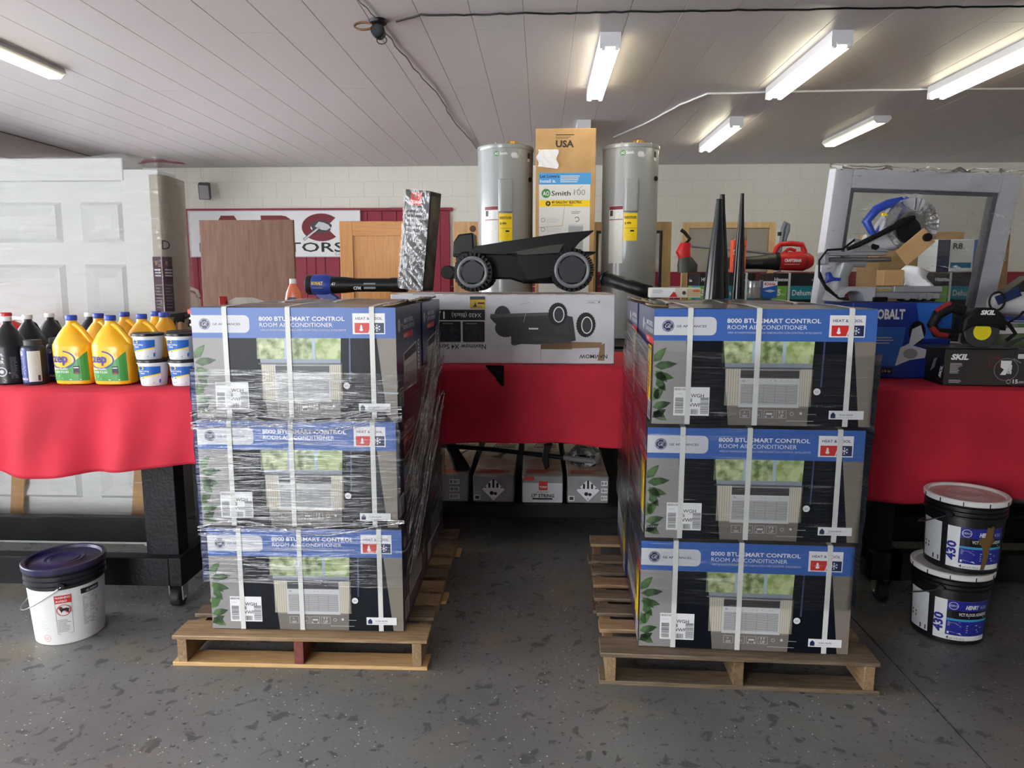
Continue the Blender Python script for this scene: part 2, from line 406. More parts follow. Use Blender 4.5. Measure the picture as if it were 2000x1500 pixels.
# ------------------------------------------------------------ ceiling device and cables
t = thing('ceiling_camera', 'small black camera on the ceiling with a coil of brown cord', 'camera', (-.97, 4.42, 3.05))
MB().cyl((0, 0, 0), (0, 0, -.018), .055, .05, n=24).build('mount', blackplastic, t)
MB().cyl((0, 0, -.018), (0, 0, -.05), .014).build('neck', blackplastic, t)
MB().cyl((0, -.035, -.065), (0, .04, -.065), .042, .036, n=24).build('body', blackplastic, t, bevel=.006)
MB().cyl((0, -.040, -.065), (0, -.034, -.065), .028, n=20).build('lens', M('lens_glass', (30, 34, 40), .08), t)
MB().tube([(.02 + .03 * sin(a), -.01, -.115 + .022 * cos(a)) for a in [i * pi / 5 for i in range(10)]], .003, 6, closed=True).build('cord_loop', blackplastic, t)
MB().tube([(-.09 + .055 * cos(a), .005 * k, -.03 + .020 * sin(a)) for k in range(3) for a in [i * pi / 8 for i in range(16)]], .005, 6).build('cord_coil', M('brown_cord', (120, 88, 52), .7), t)
def cable(name, label, pts, r, m, sag=0., sub=6, seed=3):
    q = random.Random(seed); out = []
    for a, b_ in zip(pts, pts[1:]):
        a = Vector(a); b_ = Vector(b_)
        for i in range(sub):
            p = a.lerp(b_, i / sub); p += Vector((q.uniform(-1, 1), q.uniform(-1, 1), -abs(q.uniform(0, .6)))) * sag if i else Vector()
            out.append(p)
    out.append(Vector(pts[-1]))
    return tag(MB().tube(out, r, 6).build(name, m), label, 'cable')
cable('black_cable', 'black cable stapled across the ceiling to the camera', [(-.86, 4.40, 3.035), (-.70, 4.32, 3.043)] + [(-.7 + i * .3, 4.32 + .04 * (i % 2) * .3, 3.043) for i in range(1, 19)], .0055, blackplastic, .006)
cable('thin_cable', 'thin dark cable running along the ceiling seam to the back wall', [(-.97, 4.50, 3.043), (-.93, 5.2, 3.043), (-.86, 6.0, 3.043), (-.85, 7.0, 3.043), (-.77, 8.2, 3.043), (-.72, 9.78, 3.043)], .0045, M('grey_cable', (96, 88, 86), .6), .012)
cable('thin_cable', 'pair of thin wires strung from the ceiling camera towards the shop front', [(-.97, 4.36, 3.043), (-1.02, 3.9, 3.043), (-1.1, 3.2, 3.043)], .003, M('grey_cable'), .008)
cable('white_cable', 'white cable running along the ceiling between the tube lights', [(.76, 7.9, 3.04), (1.02, 7.2, 3.043), (1.20, 6.5, 3.043), (1.35, 6.15, 3.043), (1.8, 6.12, 3.043), (3.1, 6.08, 3.043), (4.6, 6.1, 3.043)], .008, whiteplastic, .004)
t = thing('wall_speaker', 'small grey speaker on a bracket high on the block wall', 'speaker', (-4.46, 9.5, 2.70), (R(18), 0, R(18)))
MB().box(-.07, .07, -.06, .08, -.10, .10).build('cabinet', M('speaker_grey', (78, 76, 80), .5), t, bevel=.008)
MB().box(-.058, .058, -.068, -.060, -.088, .088).build('grille', M('grille_grey', (150, 148, 152), .6, bump=(400, .4)), t, bevel=.003)
MB().cyl((0, .08, 0), (.0, .27, .06), .016).build('bracket', fixwhite, t)
MB().tube([(-.02, .08, .08), (-.05, .15, .2), (-.03, .2, .33)], .004, 6).build('wire', fixwhite, t)
# ------------------------------------------------------------ the shop sign
t = thing('shop_sign', 'white framed shop sign with wine-red letters and a mallet on the red panelling', 'sign', (-4.82, 9.745, 1.86))
MB().box(0, 2.36, 0, .02, 0, .60).build('board', white, t)
f_ = MB()
for a in ((-.01, 2.37, -.012, 0), (-.01, 2.37, .60, .612), (-.01, 0, 0, .60), (2.36, 2.37, 0, .60)): f_.box(a[0], a[1], -.006, .02, a[2], a[3])
f_.build('frame', lgrey, t)
A = Art(); wr = M('wine_print', (118, 22, 40), .5)
A.poly([(.22, .2), (.45, .545), (.63, .545), (.86, .2), (.72, .2), (.55, .47), (.36, .2)], wr)
A.rrect(1.0, .2, 1.45, .545, .16, wr, 1, (1, 0, 0, 1)); A.rrect(1.12, .26, 1.32, .47, .09, white, 2, (1, 0, 0, 1))
A.ring(1.83, .385, .27, .12, wr, 1, 30, ry=.185, a0=.75, a1=2 * pi - .75)
A.poly([(1.83 + .14 * cos(a) * (1 + .08 * sin(7 * a)), .395 + .085 * sin(a)) for a in [i * pi / 12 for i in range(24)]], dgrey, 3)
A.line(1.58, .22, 1.80, .38, .035, black, 4); A.line(1.585, .222, 1.80, .38, .024, lgrey, 5)
A.poly([(1.74, .40), (1.80, .46), (1.86, .45), (1.93, .42), (1.96, .38), (1.9, .345), (1.84, .35), (1.79, .37)], lgrey, 5)
A.text('LIQUIDATORS', .13, .06, .125, black, 2, w=2.0, bold=.012)
A.text('Co.', 2.0, .012, .05, grey, 2, shear=.3)
A.build('lettering', t, front(0, 0, 0), .001)

# ------------------------------------------------------------ pallets
pal1 = wood('pallet_pine', (142, 114, 82), (174, 146, 112), (1.2, 16, 16)); pal2 = wood('pallet_weathered', (98, 84, 68), (134, 116, 94), (1.2, 16, 16))
paly1 = wood('pallet_pine_long', (132, 106, 76), (164, 136, 102), (16, 1.2, 16)); redwood = M('red_stained_pine', (110, 48, 44), .7, var=(20, (140, 84, 70), .4, .7))
fresh = wood('fresh_pine', (206, 164, 108), (222, 186, 134), (1.2, 16, 16)); edgepaint = M('worn_timber_end', (128, 104, 76), .8, var=(30, (92, 72, 50), .4, .65))
def pallet(label, loc, rz, W, D, top, bottom, mid):
    t = thing('pallet', label, 'pallet', loc, rz, group='wooden pallets')
    for i, x in enumerate((.02, W / 2 - .018, W - .056)):
        prof = [(0, .017), (D, .017), (D, .112), (0, .112)]
        prof = [(0, .017), (.20, .017), (.22, .055), (.42, .055), (.44, .017), (D - .44, .017), (D - .42, .055), (D - .22, .055), (D - .2, .017), (D, .017), (D, .112), (0, .112)]
        MB().prism(prof, 'yz', x, x + .038).build('stringer', mid if i == 1 else paly1, t, bevel=.002, seg=1)
    n = 8; q = random.Random(int(W * 1000 + loc[0] * 10))
    for i in range(n):
        ww = .135 if i in (0, n - 1) else .09; y = 0 if i == 0 else (D - ww if i == n - 1 else .19 + (i - 1) * (D - .42) / (n - 2.0))
        MB().box(q.uniform(-.006, .006), W + q.uniform(-.006, .006), y, y + ww, .112, .129).build('deck_board', top[i % len(top)], t, bevel=.0025, seg=1)
    for i, y in enumerate((.0, D / 2 - .05, D - .1)):
        MB().box(-.004, W + .004, y, y + .1, 0, .017).build('bottom_board', bottom, t, bevel=.002, seg=1)
    return t
pallet('pale pine pallet with a red middle stringer under the air conditioner cartons', (-1.465, 2.60, 0), R(.2), 1.02, 1.27, (pal1, pal2, pal1), fresh, redwood)
pallet('darker weathered pallet under the air conditioner cartons beside the black pails', (.235, 2.535, 0), R(-1.7), 1.03, 1.27, (pal2, pal1, pal2), pal2, edgepaint)

# ------------------------------------------------------------ air conditioner cartons
BW, BD, BH = .78, .60, .424
taupe = M('printed_wall_grey', (146, 144, 144), .4); taupe2 = M('printed_taupe', (132, 124, 114), .4); curtain = M('printed_curtain', (9, 13, 22), .4, spec=.25, var=(3, (16, 21, 36), .4, .7), stretch=(12, 1, .3))
curtainedge = M('printed_curtain_edge', (62, 72, 112), .35); sill = M('printed_sill', (142, 152, 166), .4); cream = M('printed_cream', (205, 200, 184), .4); creamd = M('printed_cream_shadow', (170, 164, 148), .4)
unitw = M('printed_unit', (200, 201, 203), .4); unitd = M('printed_vent', (44, 46, 50), .4); louv = M('printed_louvre', (120, 122, 124), .4); leaf = M('printed_leaf', (44, 66, 44), .4, var=(14, (92, 128, 76), .4, .65))
fol = M('printed_foliage', (92, 116, 62), .4, var=(26, (206, 214, 168), .36, .62)); foly = M('printed_bright_foliage', (196, 208, 158), .4, var=(24, (142, 164, 92), .42, .62))
sky_b = M('printed_mullion', (168, 188, 208), .4); ptaupe = M('printed_floor_strip', (118, 112, 106), .4); boxnavy = M('carton_side_navy', (28, 44, 92), .3, coat=.4)
cardtop = M('carton_top', (122, 115, 108), .34, var=(7, (104, 98, 92), .4, .65), coat=.35); rawcard = M('raw_card_edge', (158, 134, 104), .85); violet = M('carton_side_violet', (72, 40, 88), .3, coat=.4)
strapm = M('white_strap', (218, 220, 216), .45)
def logo(A, cx, cy, r, l, fg, bg):
    A.disc(cx, cy, r, fg, l, 24); A.ring(cx, cy, r * .90, r * .07, bg, l + 1, 24)
    A.text('G', cx - r * .30, cy - r * .30, r * .72, bg, l + 1, shear=.35, bold=.0, al='C'); A.text('E', cx + r * .27, cy - r * .30, r * .62, bg, l + 1, shear=.3, al='C')
    for k in range(4): A.ring(cx + r * .74 * cos(k * pi / 2 + .8), cy + r * .74 * sin(k * pi / 2 + .8), r * .13, r * .05, bg, l + 1, 10)
def carton_front():
    A = Art(); X = lambda u: u * BW; Yv = lambda v: (1 - v) * BH
    rc = lambda u0, v0, u1, v1, m, l: A.rect(X(u0), Yv(v1), X(u1), Yv(v0), m, l)
    q = lambda pts, m, l: A.poly([(X(u), Yv(v)) for u, v in pts], m, l)
    rc(0, 0, 1, .272, gblue, 1); A.rrect(0, Yv(.225), X(.285), Yv(.068), .02, lgrey, 2, (1, 0, 0, 1))
    logo(A, X(.064), Yv(.146), .0215, 3, navy, lgrey); A.text('GE APPLIANCES', X(.103), Yv(.157), .0082, navy, 3, w=X(.137), bold=.01)
    A.text('8000 BTU SMART CONTROL', X(.332), Yv(.117), .0155, white, 3, w=X(.42), bold=.02); A.text('ROOM AIR CONDITIONER', X(.335), Yv(.172), .0155, white, 3, w=X(.357))
    A.text('AIRE ACONDICIONADO PARA HABITACIÓN CON CONTROL INTELIGENTE', X(.337), Yv(.208), .0068, lgrey, 3, w=X(.42))
    rc(.79, .05, .948, .235, white, 2); A.text('HEAT & COOL', X(.805), Yv(.107), .0098, navy, 3, w=X(.13), bold=.01)
    q([(.80, .135), (.88, .135), (.866, .225), (.80, .225)], red, 3); q([(.885, .135), (.943, .135), (.943, .225), (.871, .225)], navy, 3)
    A.poly([(X(.832) + .0085 * cos(a) * (.55 + .45 * (sin(a) < 0)), Yv(.188) + (.0085 if sin(a) < 0 else .016) * sin(a)) for a in [i * pi / 8 for i in range(16)]], white, 4)
    for k in range(6): A.line(X(.908), Yv(.18), X(.908) + .0135 * cos(k * pi / 3 + pi / 6), Yv(.18) + .0135 * sin(k * pi / 3 + pi / 6), .0022, white, 4)
    for k in range(6):
        a = k * pi / 3 + pi / 6; px = X(.908) + .0085 * cos(a); py = Yv(.18) + .0085 * sin(a)
        for s in (-.7, .7): A.line(px, py, px + .0055 * cos(a + s), py + .0055 * sin(a + s), .0016, white, 4)
    rc(0, .272, 1, 1, taupe, 1)
    q([(.155, .272), (.32, .272), (.355, 1), (.17, 1)], curtain, 3); q([(.15, .272), (.168, .272), (.184, .8), (.165, .8)], curtainedge, 2)
    rc(.315, .272, .735, .46, foly, 2); rc(.315, .272, .452, .46, fol, 3); rc(.47, .272, .588, .46, fol, 3)
    rc(.452, .272, .468, .46, sky_b, 4); rc(.588, .272, .603, .46, sky_b, 4); rc(.64, .272, .65, .46, foly, 3)
    rc(.318, .46, .735, .505, sill, 2); rc(.32, .495, .735, .51, M('printed_sill_shadow', (92, 98, 108), .4), 3)
    rc(.33, .505, .735, .84, taupe2, 2)
    for a, b_ in ((.334, .402), (.672, .732)):
        rc(a, .51, b_, .83, cream, 3)
        n = 6
        for i in range(n): rc(a + (b_ - a) * (i + .1) / n, .51, a + (b_ - a) * (i + .4) / n, .83, creamd, 4)
    rc(.398, .515, .674, .842, unitw, 4); rc(.403, .52, .669, .588, unitd, 5)
    for i in range(4): rc(.405, .527 + i * .016, .667, .530 + i * .016, louv, 6)
    A.ring(X(.418), Yv(.612), .0042, .0012, navy, 6, 12)
    for u in (.54, .56, .585, .62, .632): rc(u, .61, u + .004, .614, dgrey, 6)
    rc(.408, .642, .664, .812, louv, 5)
    for i in range(15): rc(.409, .646 + i * .0112, .663, .6515 + i * .0112, unitw, 6)
    for i in range(1, 5): rc(.408 + i * .0512, .642, .4095 + i * .0512, .812, louv, 7)
    rc(.35, .842, .735, 1, ptaupe, 2)
    for i, u in enumerate((.408, .463, .518, .573)):
        A.frame(X(u), Yv(.935), X(u + .047), Yv(.865), .0011, lgrey, 4)
    A.text('6', X(.426), Yv(.895), .008, lgrey, 4); A.text('UP', X(.584), Yv(.928), .011, lgrey, 4, bold=.01)
    for u in (.588, .602): A.line(X(u), Yv(.898), X(u), Yv(.875), .0016, lgrey, 4); A.poly([(X(u) - .004, Yv(.882)), (X(u) + .004, Yv(.882)), (X(u), Yv(.87))], lgrey, 4)
    rc(.42, .912, .443, .916, lgrey, 4); rc(.42, .922, .443, .926, lgrey, 4); rc(.473, .9, .50, .92, M('printed_icon', (160, 156, 150), .4), 4); rc(.528, .89, .556, .905, lgrey, 4); rc(.525, .915, .53, .93, lgrey, 4); rc(.554, .915, .559, .93, lgrey, 4)
    A.ring(X(.645), Yv(.895), .007, .0016, lgrey, 4, 14); A.disc(X(.685), Yv(.89), .005, lgrey, 4, 14); rc(.715, .895, .755, .899, lgrey, 5); rc(.62, .955, .745, .959, lgrey, 4)
    q([(.73, .272), (.905, .272), (.948, 1), (.715, 1)], curtain, 3); q([(.77, .272), (.777, .272), (.773, .66), (.765, .66)], curtainedge, 4)
    q([(.905, .272), (1, .272), (1, 1), (.948, 1)], taupe2, 2)
    A.disc(X(.752), Yv(.70), .0125, white, 5, 20); A.text('QC', X(.752), Yv(.709), .0075, dgrey, 6, al='C')
    for (cx, cy, ln, an) in ((.03, .50, .085, .15), (.028, .46, .07, .9), (.035, .54, .06, -.7), (.03, .57, .075, -.15), (.04, .60, .06, -.9), (.015, .68, .05, -1.2), (.03, .80, .075, 1.0), (.02, .86, .07, .3), (.03, .9, .06, -.5), (.01, .95, .06, .6)):
        ax, ay = X(cx) - .02, Yv(cy); d = Vector((cos(an), sin(an))); n_ = Vector((-d.y, d.x)); p = Vector((max(ax, .002), ay))
        pts = [p + d * ln * s + n_ * .017 * w_ for s, w_ in ((0, .15), (.3, 1), (.65, .8), (1, 0), (.7, -.6), (.3, -.9))]
        A.poly([(max(v.x, .001), max(v.y, .001)) for v in pts], leaf, 3)
    return A
def carton_label():
    A = Art(); X = lambda u: u * BW; Yv = lambda v: (1 - v) * BH
    A.rect(X(.10), Yv(.922), X(.265), Yv(.672), white, 1)
    A.bars(X(.104), Yv(.702), X(.175), Yv(.682), 34, grey, 2, 5); A.lines(X(.107), Yv(.735), X(.155), Yv(.722), 2, lgrey, 2, 4)
    A.bars(X(.107), Yv(.905), X(.145), Yv(.76), 22, dgrey, 2, 3, True); A.bars(X(.224), Yv(.905), X(.262), Yv(.76), 22, dgrey, 2, 9, True); A.bars(X(.17), Yv(.91), X(.215), Yv(.865), 14, dgrey, 2, 2)
    for k, s in enumerate(('AWGH', '08', 'WWF')): A.text(s, X(.162), Yv(.762 + k * .041), .0135, black, 2, bold=.008)
    B = A; A = Art()
    A.rect(X(.81), Yv(.935), X(.966), Yv(.86), white, 6); A.poly([(X(.818), Yv(.925)), (X(.818), Yv(.893)), (X(.829), Yv(.872)), (X(.84), Yv(.893)), (X(.84), Yv(.925))], navy, 7)
    A.text('SCAN NOW', X(.857), Yv(.905), .0072, navy, 7, w=X(.062)); A.rect(X(.845), Yv(.923), X(.915), Yv(.916), lgrey, 7)
    return B, A
def carton_side(mirror):
    """mirror=False: panel whose printing starts at the front corner (u = 0)"""
    A = Art(); D = BD
    U = (lambda u: (1 - u) * D) if mirror else (lambda u: u * D)
    def rc(u0, v0, u1, v1, m, l):
        a, b_ = sorted((U(u0), U(u1))); A.rect(a, (1 - v1) * BH, b_, (1 - v0) * BH, m, l)
    rc(0, 0, 1, 1, boxnavy, 1); rc(0, .62, 1, 1, violet, 2)
    def tx(t, u, v, h, wd, m, l, b=0.):
        x = U(u + wd) if mirror else U(u); A.text(t, x, (1 - v) * BH, h, m, l, w=wd * D, bold=b)
    if mirror:
        tx('SMART CONTROL', .06, .16, .018, .36, white, 3, .015); tx('ROOM AIR CONDITIONER', .03, .22, .018, .44, white, 3); rc(0, .25, .42, .31, red, 3); tx('8,000 BTU', .22, .295, .012, .16, white, 4, .01)
        logo(A, U(.62), BH * .83, .026, 3, white, navy); tx('APPLIANCES', .46, .18, .009, .12, white, 3)
        rc(.08, .33, .27, .82, yellow, 5); tx('ENERGYGUIDE', .09, .37, .011, .17, black, 6, .015); A.lines(min(U(.1), U(.25)), BH * .22, max(U(.1), U(.25)), BH * .58, 9, M('yellow_print_text', (150, 128, 20), .4), 6, 3, .16)
        rc(.05, .80, .20, .985, white, 7); A.bars(min(U(.06), U(.19)), BH * .03, max(U(.06), U(.19)), BH * .11, 16, dgrey, 8, 4); A.lines(min(U(.06), U(.19)), BH * .12, max(U(.06), U(.19)), BH * .18, 3, dgrey, 8, 5)
    else:
        tx('SMART CONTROL', .28, .16, .018, .36, white, 3, .015); tx('ROOM AIR CONDITIONER', .25, .22, .018, .44, white, 3); rc(.24, .25, .62, .31, red, 3); tx('8,000 BTU', .26, .295, .012, .16, white, 4, .01)
        logo(A, U(.10), BH * .83, .026, 3, white, navy); tx('APPLIANCES', .15, .18, .009, .1, white, 3)
        rc(.05, .74, .20, .93, white, 7); A.bars(U(.06), BH * .08, U(.19), BH * .17, 16, dgrey, 8, 4); A.lines(U(.06), BH * .18, U(.19), BH * .25, 3, dgrey, 8, 5)
        A.text('8000', U(.90), BH * .30, .05, white, 4, rot=pi / 2, bold=.012)
    a, b_ = (.34, .95) if mirror else (.24, .76)
    P = lambda pts, m, l: A.poly([(U(u), (1 - v) * BH) for u, v in pts], m, l)
    P([(a, .44), (b_, .38), (b_, .83), (a, .80)], unitw, 3); P([(a + .02, .45), (b_ - .02, .40), (b_ - .02, .49), (a + .02, .52)], unitd, 4)
    for i in range(12): P([(a + .03, .58 + i * .017), (b_ - .03, .56 + i * .02), (b_ - .03, .568 + i * .02), (a + .03, .588 + i * .017)], louv, 4)
    return A
F_ART = carton_front().build('front_print', None, front(-BW / 2, 0, 0)).data
L_ART, Q_ART = [a.build('front_label', None, front(-BW / 2, -.0028, 0)).data for a in carton_label()]
SL_ART = carton_side(True).build('side_print', None, flat((-BW / 2, BD, 0), (0, -1, 0), (0, 0, 1))).data      # faces -X
SR_ART = carton_side(False).build('side_print', None, flat((BW / 2, 0, 0), (0, 1, 0), (0, 0, 1))).data        # faces +X
for n_ in ('front_print', 'front_label', 'front_label.001', 'side_print', 'side_print.001'): bpy.data.objects.remove(bpy.data.objects[n_])
b = MB(); x0, x1 = -BW / 2, BW / 2
b.c = 0; b.grid(10, 6, lambda u, v: (x0 + u * BW, v * BD, BH + .006 * sin(u * pi) * sin(v * pi) + .002 * sin(7 * u + 5 * v)))
b.c = 1; b.add([(x0, 0, 0), (x1, 0, 0), (x1, BD, 0), (x0, BD, 0), (x0, 0, BH), (x1, 0, BH), (x1, BD, BH), (x0, BD, BH)], [(0, 1, 5, 4), (1, 2, 6, 5), (2, 3, 7, 6), (3, 0, 4, 7), (3, 2, 1, 0)])
BODY = b.mesh('body', [cardtop, boxnavy], True)
STR = []
for u in (.165, .475, .885):
    x = (u - .5) * BW; b = MB()
    def band(p, wd=.0095):
        vs = []
        for y, z in p: vs += [(x - wd, y, z), (x + wd, y, z)]
        b.add(vs, [(2 * i, 2 * i + 1, 2 * i + 3, 2 * i + 2) for i in range(len(p) - 1)])
    band([(.05, -.001), (.004, -.002), (-.0048, .001), (-.0050, BH * .3), (-.0058, BH * .7), (-.0048, BH - .004), (-.0015, BH + .0035), (.006, BH + .0045), (.15, BH + .009), (.3, BH + .010), (.45, BH + .009), (BD - .002, BH + .004), (BD + .004, BH - .003), (BD + .004, .0)])
    STR.append(b.mesh('strap', strapm, True))
def carton(label, loc, rot, side, full=True, lab=True):
    t = thing('air_conditioner_carton', label, 'box', loc, rot, group='air conditioner cartons')
    inst('body', BODY, t)
    if full: inst('front_print', F_ART, t); inst('shipping_label', L_ART, t); inst('scan_label', Q_ART, t)
    inst('side_print', SR_ART if side > 0 else SL_ART, t)
    for s in STR: inst('strap', s, t)
    return t
dz = .4365; TOPS = []
for k, (dx, rz) in enumerate(((.0, .4), (-.012, .2), (-.002, .7))):
    nm = ('bottom', 'middle', 'topmost')[k]
    carton('blue-banded air conditioner carton, %s of the front stack on the pale pine pallet' % nm, (-.935 + dx, 2.665 - .004 * k, .132 + dz * k), (0, 0, R(rz)), 1) if k < 2 else TOPS.append(carton('blue-banded air conditioner carton, topmost of the front stack on the pale pine pallet', (-.935 + dx, 2.665 - .004 * k, .132 + dz * k), (0, 0, R(rz)), 1))
    c_ = carton('blue air conditioner carton, %s of the rear stack on the pale pine pallet' % nm, (-.942 + dx * .5, 3.292, .132 + dz * k), (0, 0, R(.4)), 1, False)
    if k == 2: TOPS.append(c_)
for k, (dx, rz, ty) in enumerate(((.0, -2.6, .35), (.012, -2.2, .3), (.026, -2.5, 0))):
    nm = ('bottom', 'middle', 'topmost')[k]
    c_ = carton('blue-banded air conditioner carton, %s of the front stack on the darker weathered pallet' % nm, (.775 + dx, 2.575 + .006 * k, .132 + dz * k), (0, 0, R(rz)), -1); (TOPS.append(c_) if k == 2 else None)
    c_ = carton('blue air conditioner carton, %s of the rear stack on the darker weathered pallet' % nm, (.80 + .013 * k, 3.228, .132 + dz * k), (0, 0, R(-2.45)), -1, False)
    if k == 2: TOPS.append(c_)
# torn, curled card along the top inner edges of the topmost cartons
for (par, sx, y0_) in ((TOPS[1], 1, .03), (TOPS[0], 1, .05), (TOPS[3], -1, .02), (TOPS[2], -1, .06)):
    for i in range(4):
        cx = sx * (BW / 2 - .035 + rnd.uniform(-.012, .02)); cy = y0_ + i * .13
        b = MB(); a = rnd.uniform(.25, .8); ln = rnd.uniform(.08, .14); wd = rnd.uniform(.05, .09)
        b.grid(5, 3, lambda u, v: (cx - sx * wd * (u - .5), cy + ln * v, BH + .006 + .02 * a * (1 - u) ** 2 + .006 * sin(9 * v + i)))
        b.build('torn_flap', [cardtop, rawcard][i % 3 == 0], par, solid=.003)

# ------------------------------------------------------------ stretch film round the cartons
filmL = film('stretch_film_heavy', base=.02, crease=.62, scale=(3.2, 3.2, 66), lo=.58, hi=.73, bump=.6)
filmR = film('stretch_film_light', base=.02, crease=.38, scale=(3.0, 3.0, 75), lo=.60, hi=.76, bump=.6, rough=.12)
def wrap(label, x0, x1, y0, y1, z0, z1, m, seed, rz, slope, org=(0, 0, 0), skew=0.):
    q = random.Random(seed); ph = [q.uniform(0, 6) for _ in range(8)]
    per = 2 * (x1 - x0) + 2 * (y1 - y0); cx, cy = (x0 + x1) / 2, (y0 + y1) / 2
    def fn(u, v):
        s = u * per; a, b_ = x1 - x0, y1 - y0
        if s < a: p = Vector((x0 + s, y0, 0)); n = Vector((0, -1, 0)); e = min(s, a - s)
        elif s < a + b_: p = Vector((x1, y0 + s - a, 0)); n = Vector((1, 0, 0)); e = min(s - a, a + b_ - s)
        elif s < 2 * a + b_: p = Vector((x1 - (s - a - b_), y1, 0)); n = Vector((0, 1, 0)); e = .1
        else: p = Vector((x0, y1 - (s - 2 * a - b_), 0)); n = Vector((-1, 0, 0)); e = .1
        z = z0 + (z1 - z0) * v + slope * sin(u * 2 * pi + ph[0])
        d = .0015 * (1 + sin(z * 60 + 5 * sin(u * 9 + ph[1]))) + +.0012 * (1 + sin(z * 23 + u * 30 + ph[2]))
        p += n * (d + .003); p.z = z; p.x += skew * (z - .80)
        return p
    o = MB().grid(150, 110, fn).build('stretch_film', m, loc=org, rot=(0, 0, R(rz)))
    tag(o, label, 'plastic film'); return o
FILM_L = wrap('creased clear stretch film wound round the cartons on the pale pine pallet', -.404, .404, -.012, 1.25, .30, 1.16, filmL, 3, .4, .035, (-.938, 2.665, 0))
wrap('clear stretch film wound round the cartons on the darker weathered pallet', -.402, .398, -.016, 1.28, .34, 1.30, filmR, 5, -2.45, .03, (.792, 2.580, 0), .03)
strand = film('film_strand', base=.22, crease=.8, scale=(40, 40, 40), lo=.4, hi=.7)
b = MB(); q = random.Random(4)
for i in range(26):
    y0 = 2.66 + q.uniform(0, .25); z0 = .3 + q.uniform(0, .55); y1 = 3.5 + q.uniform(0, .4); z1 = z0 + q.uniform(.35, .6)
    b.tube([(.412 + q.uniform(0, .008), -2.665 + y0 + (y1 - y0) * k / 6, z0 + (z1 - z0) * k / 6 + .008 * sin(k * 2 + i)) for k in range(7)], q.uniform(.0012, .003), 5)
for i in range(16):
    z = q.choice((.985, .99, .56, 1.0)) + q.uniform(-.02, .03)
    b.tube([(-.41 + .82 * k / 8, -.022 - q.uniform(0, .006), z + (.05 * (k / 8 - .5) if i % 2 else .03 * sin(k)) + q.uniform(-.006, .006)) for k in range(9)], q.uniform(.001, .0024), 5)
b.build('twisted_strands', strand, FILM_L)

# ------------------------------------------------------------ timber tables on casters
wheelm = M('caster_rubber', (34, 34, 36), .6)
def table(label, x0, x1, y0, y1, lx, lw, H=1.05, casters=True, shelf=None, rail=True, group='black timber tables'):
    t = thing('timber_table', label, 'table', ((x0 + x1) / 2, (y0 + y1) / 2, 0), group=group)
    ox, oy = t.location.x, t.location.y
    def part(n, a, b_, c_, d_, e, f_, m=blackpaint): return MB().box(a - ox, b_ - ox, c_ - oy, d_ - oy, e, f_).build(n, m, t, bevel=.004)
    part('tabletop', x0, x1, y0, y1, H - .03, H - .001); part('apron', x0 + .03, x1 - .03, y0 + .01, y0 + .05, H - .13, H - .03); part('apron', x0 + .03, x1 - .03, y1 - .05, y1 - .01, H - .13, H - .03)
    bz = .125 if casters else .0
    for xa in lx:
        for ya in (y0 + .03, y1 - .12): part('leg', xa, xa + lw, ya, ya + .09, bz + .13, H - .13)
        part('side_rail', xa + lw - .03, xa + lw + .03, y0 - .02, y1 - .01, bz, bz + .135)
        if casters:
            for ya in (y0 + .06, y1 - .08):
                cx, cy = xa + lw - .03 - ox, ya - oy
                f_ = MB().box(cx - .04, cx + .04, cy - .04, cy + .04, .119, .125).box(cx - .034, cx - .029, cy - .03, cy + .02, .035, .119).box(cx + .029, cx + .034, cy - .03, cy + .02, .035, .119).build('caster', steel, t)
                MB().cyl((cx - .024, cy - .01, .046), (cx + .024, cy - .01, .046), .046, n=24).build('wheel', wheelm, f_, bevel=.008)
                MB().cyl((cx - .04, cy - .01, .046), (cx + .04, cy - .01, .046), .007, n=10).build('axle', steel, f_)
    xl, xr = lx[0], lx[-1] + lw - .03
    if rail: part('front_rail', xl, xr, y0 - .02, y0 + .05, bz, bz + .135)
    part('rear_rail', xl, xr, y1 - .10, y1 - .04, bz, bz + .135)
    if shelf:
        part('shelf_edge', xl, xr, y0 + .02, y0 + .058, shelf - .075, shelf)
        for k in range(4): part('shelf_board', xl, xr, y0 + .06 + k * .22, y0 + .06 + k * .22 + .215, shelf - .02, shelf)
    return t
table('black timber table on casters carrying the jugs and tubs', -4.2, -1.535, 3.08, 3.70, (-4.1, -1.84), .155)
table('black timber table on casters carrying the saws, behind the black pails', 1.52, 4.0, 3.28, 3.88, (1.57, 3.75), .11)
table('black timber table with a low shelf carrying the mower carton', -.96, .84, 4.03, 5.05, (-.95, .72), .10, casters=False, shelf=.215, rail=False)
table('black timber table carrying the water heaters', -.93, 3.45, 5.25, 6.50, (-.9, 1.4, 3.33), .10, casters=False, group='black timber tables')
table('black timber table behind the cartons, carrying the blue blower', -3.1, -1.0, 4.45, 5.25, (-3.0, -1.13), .10, casters=False)
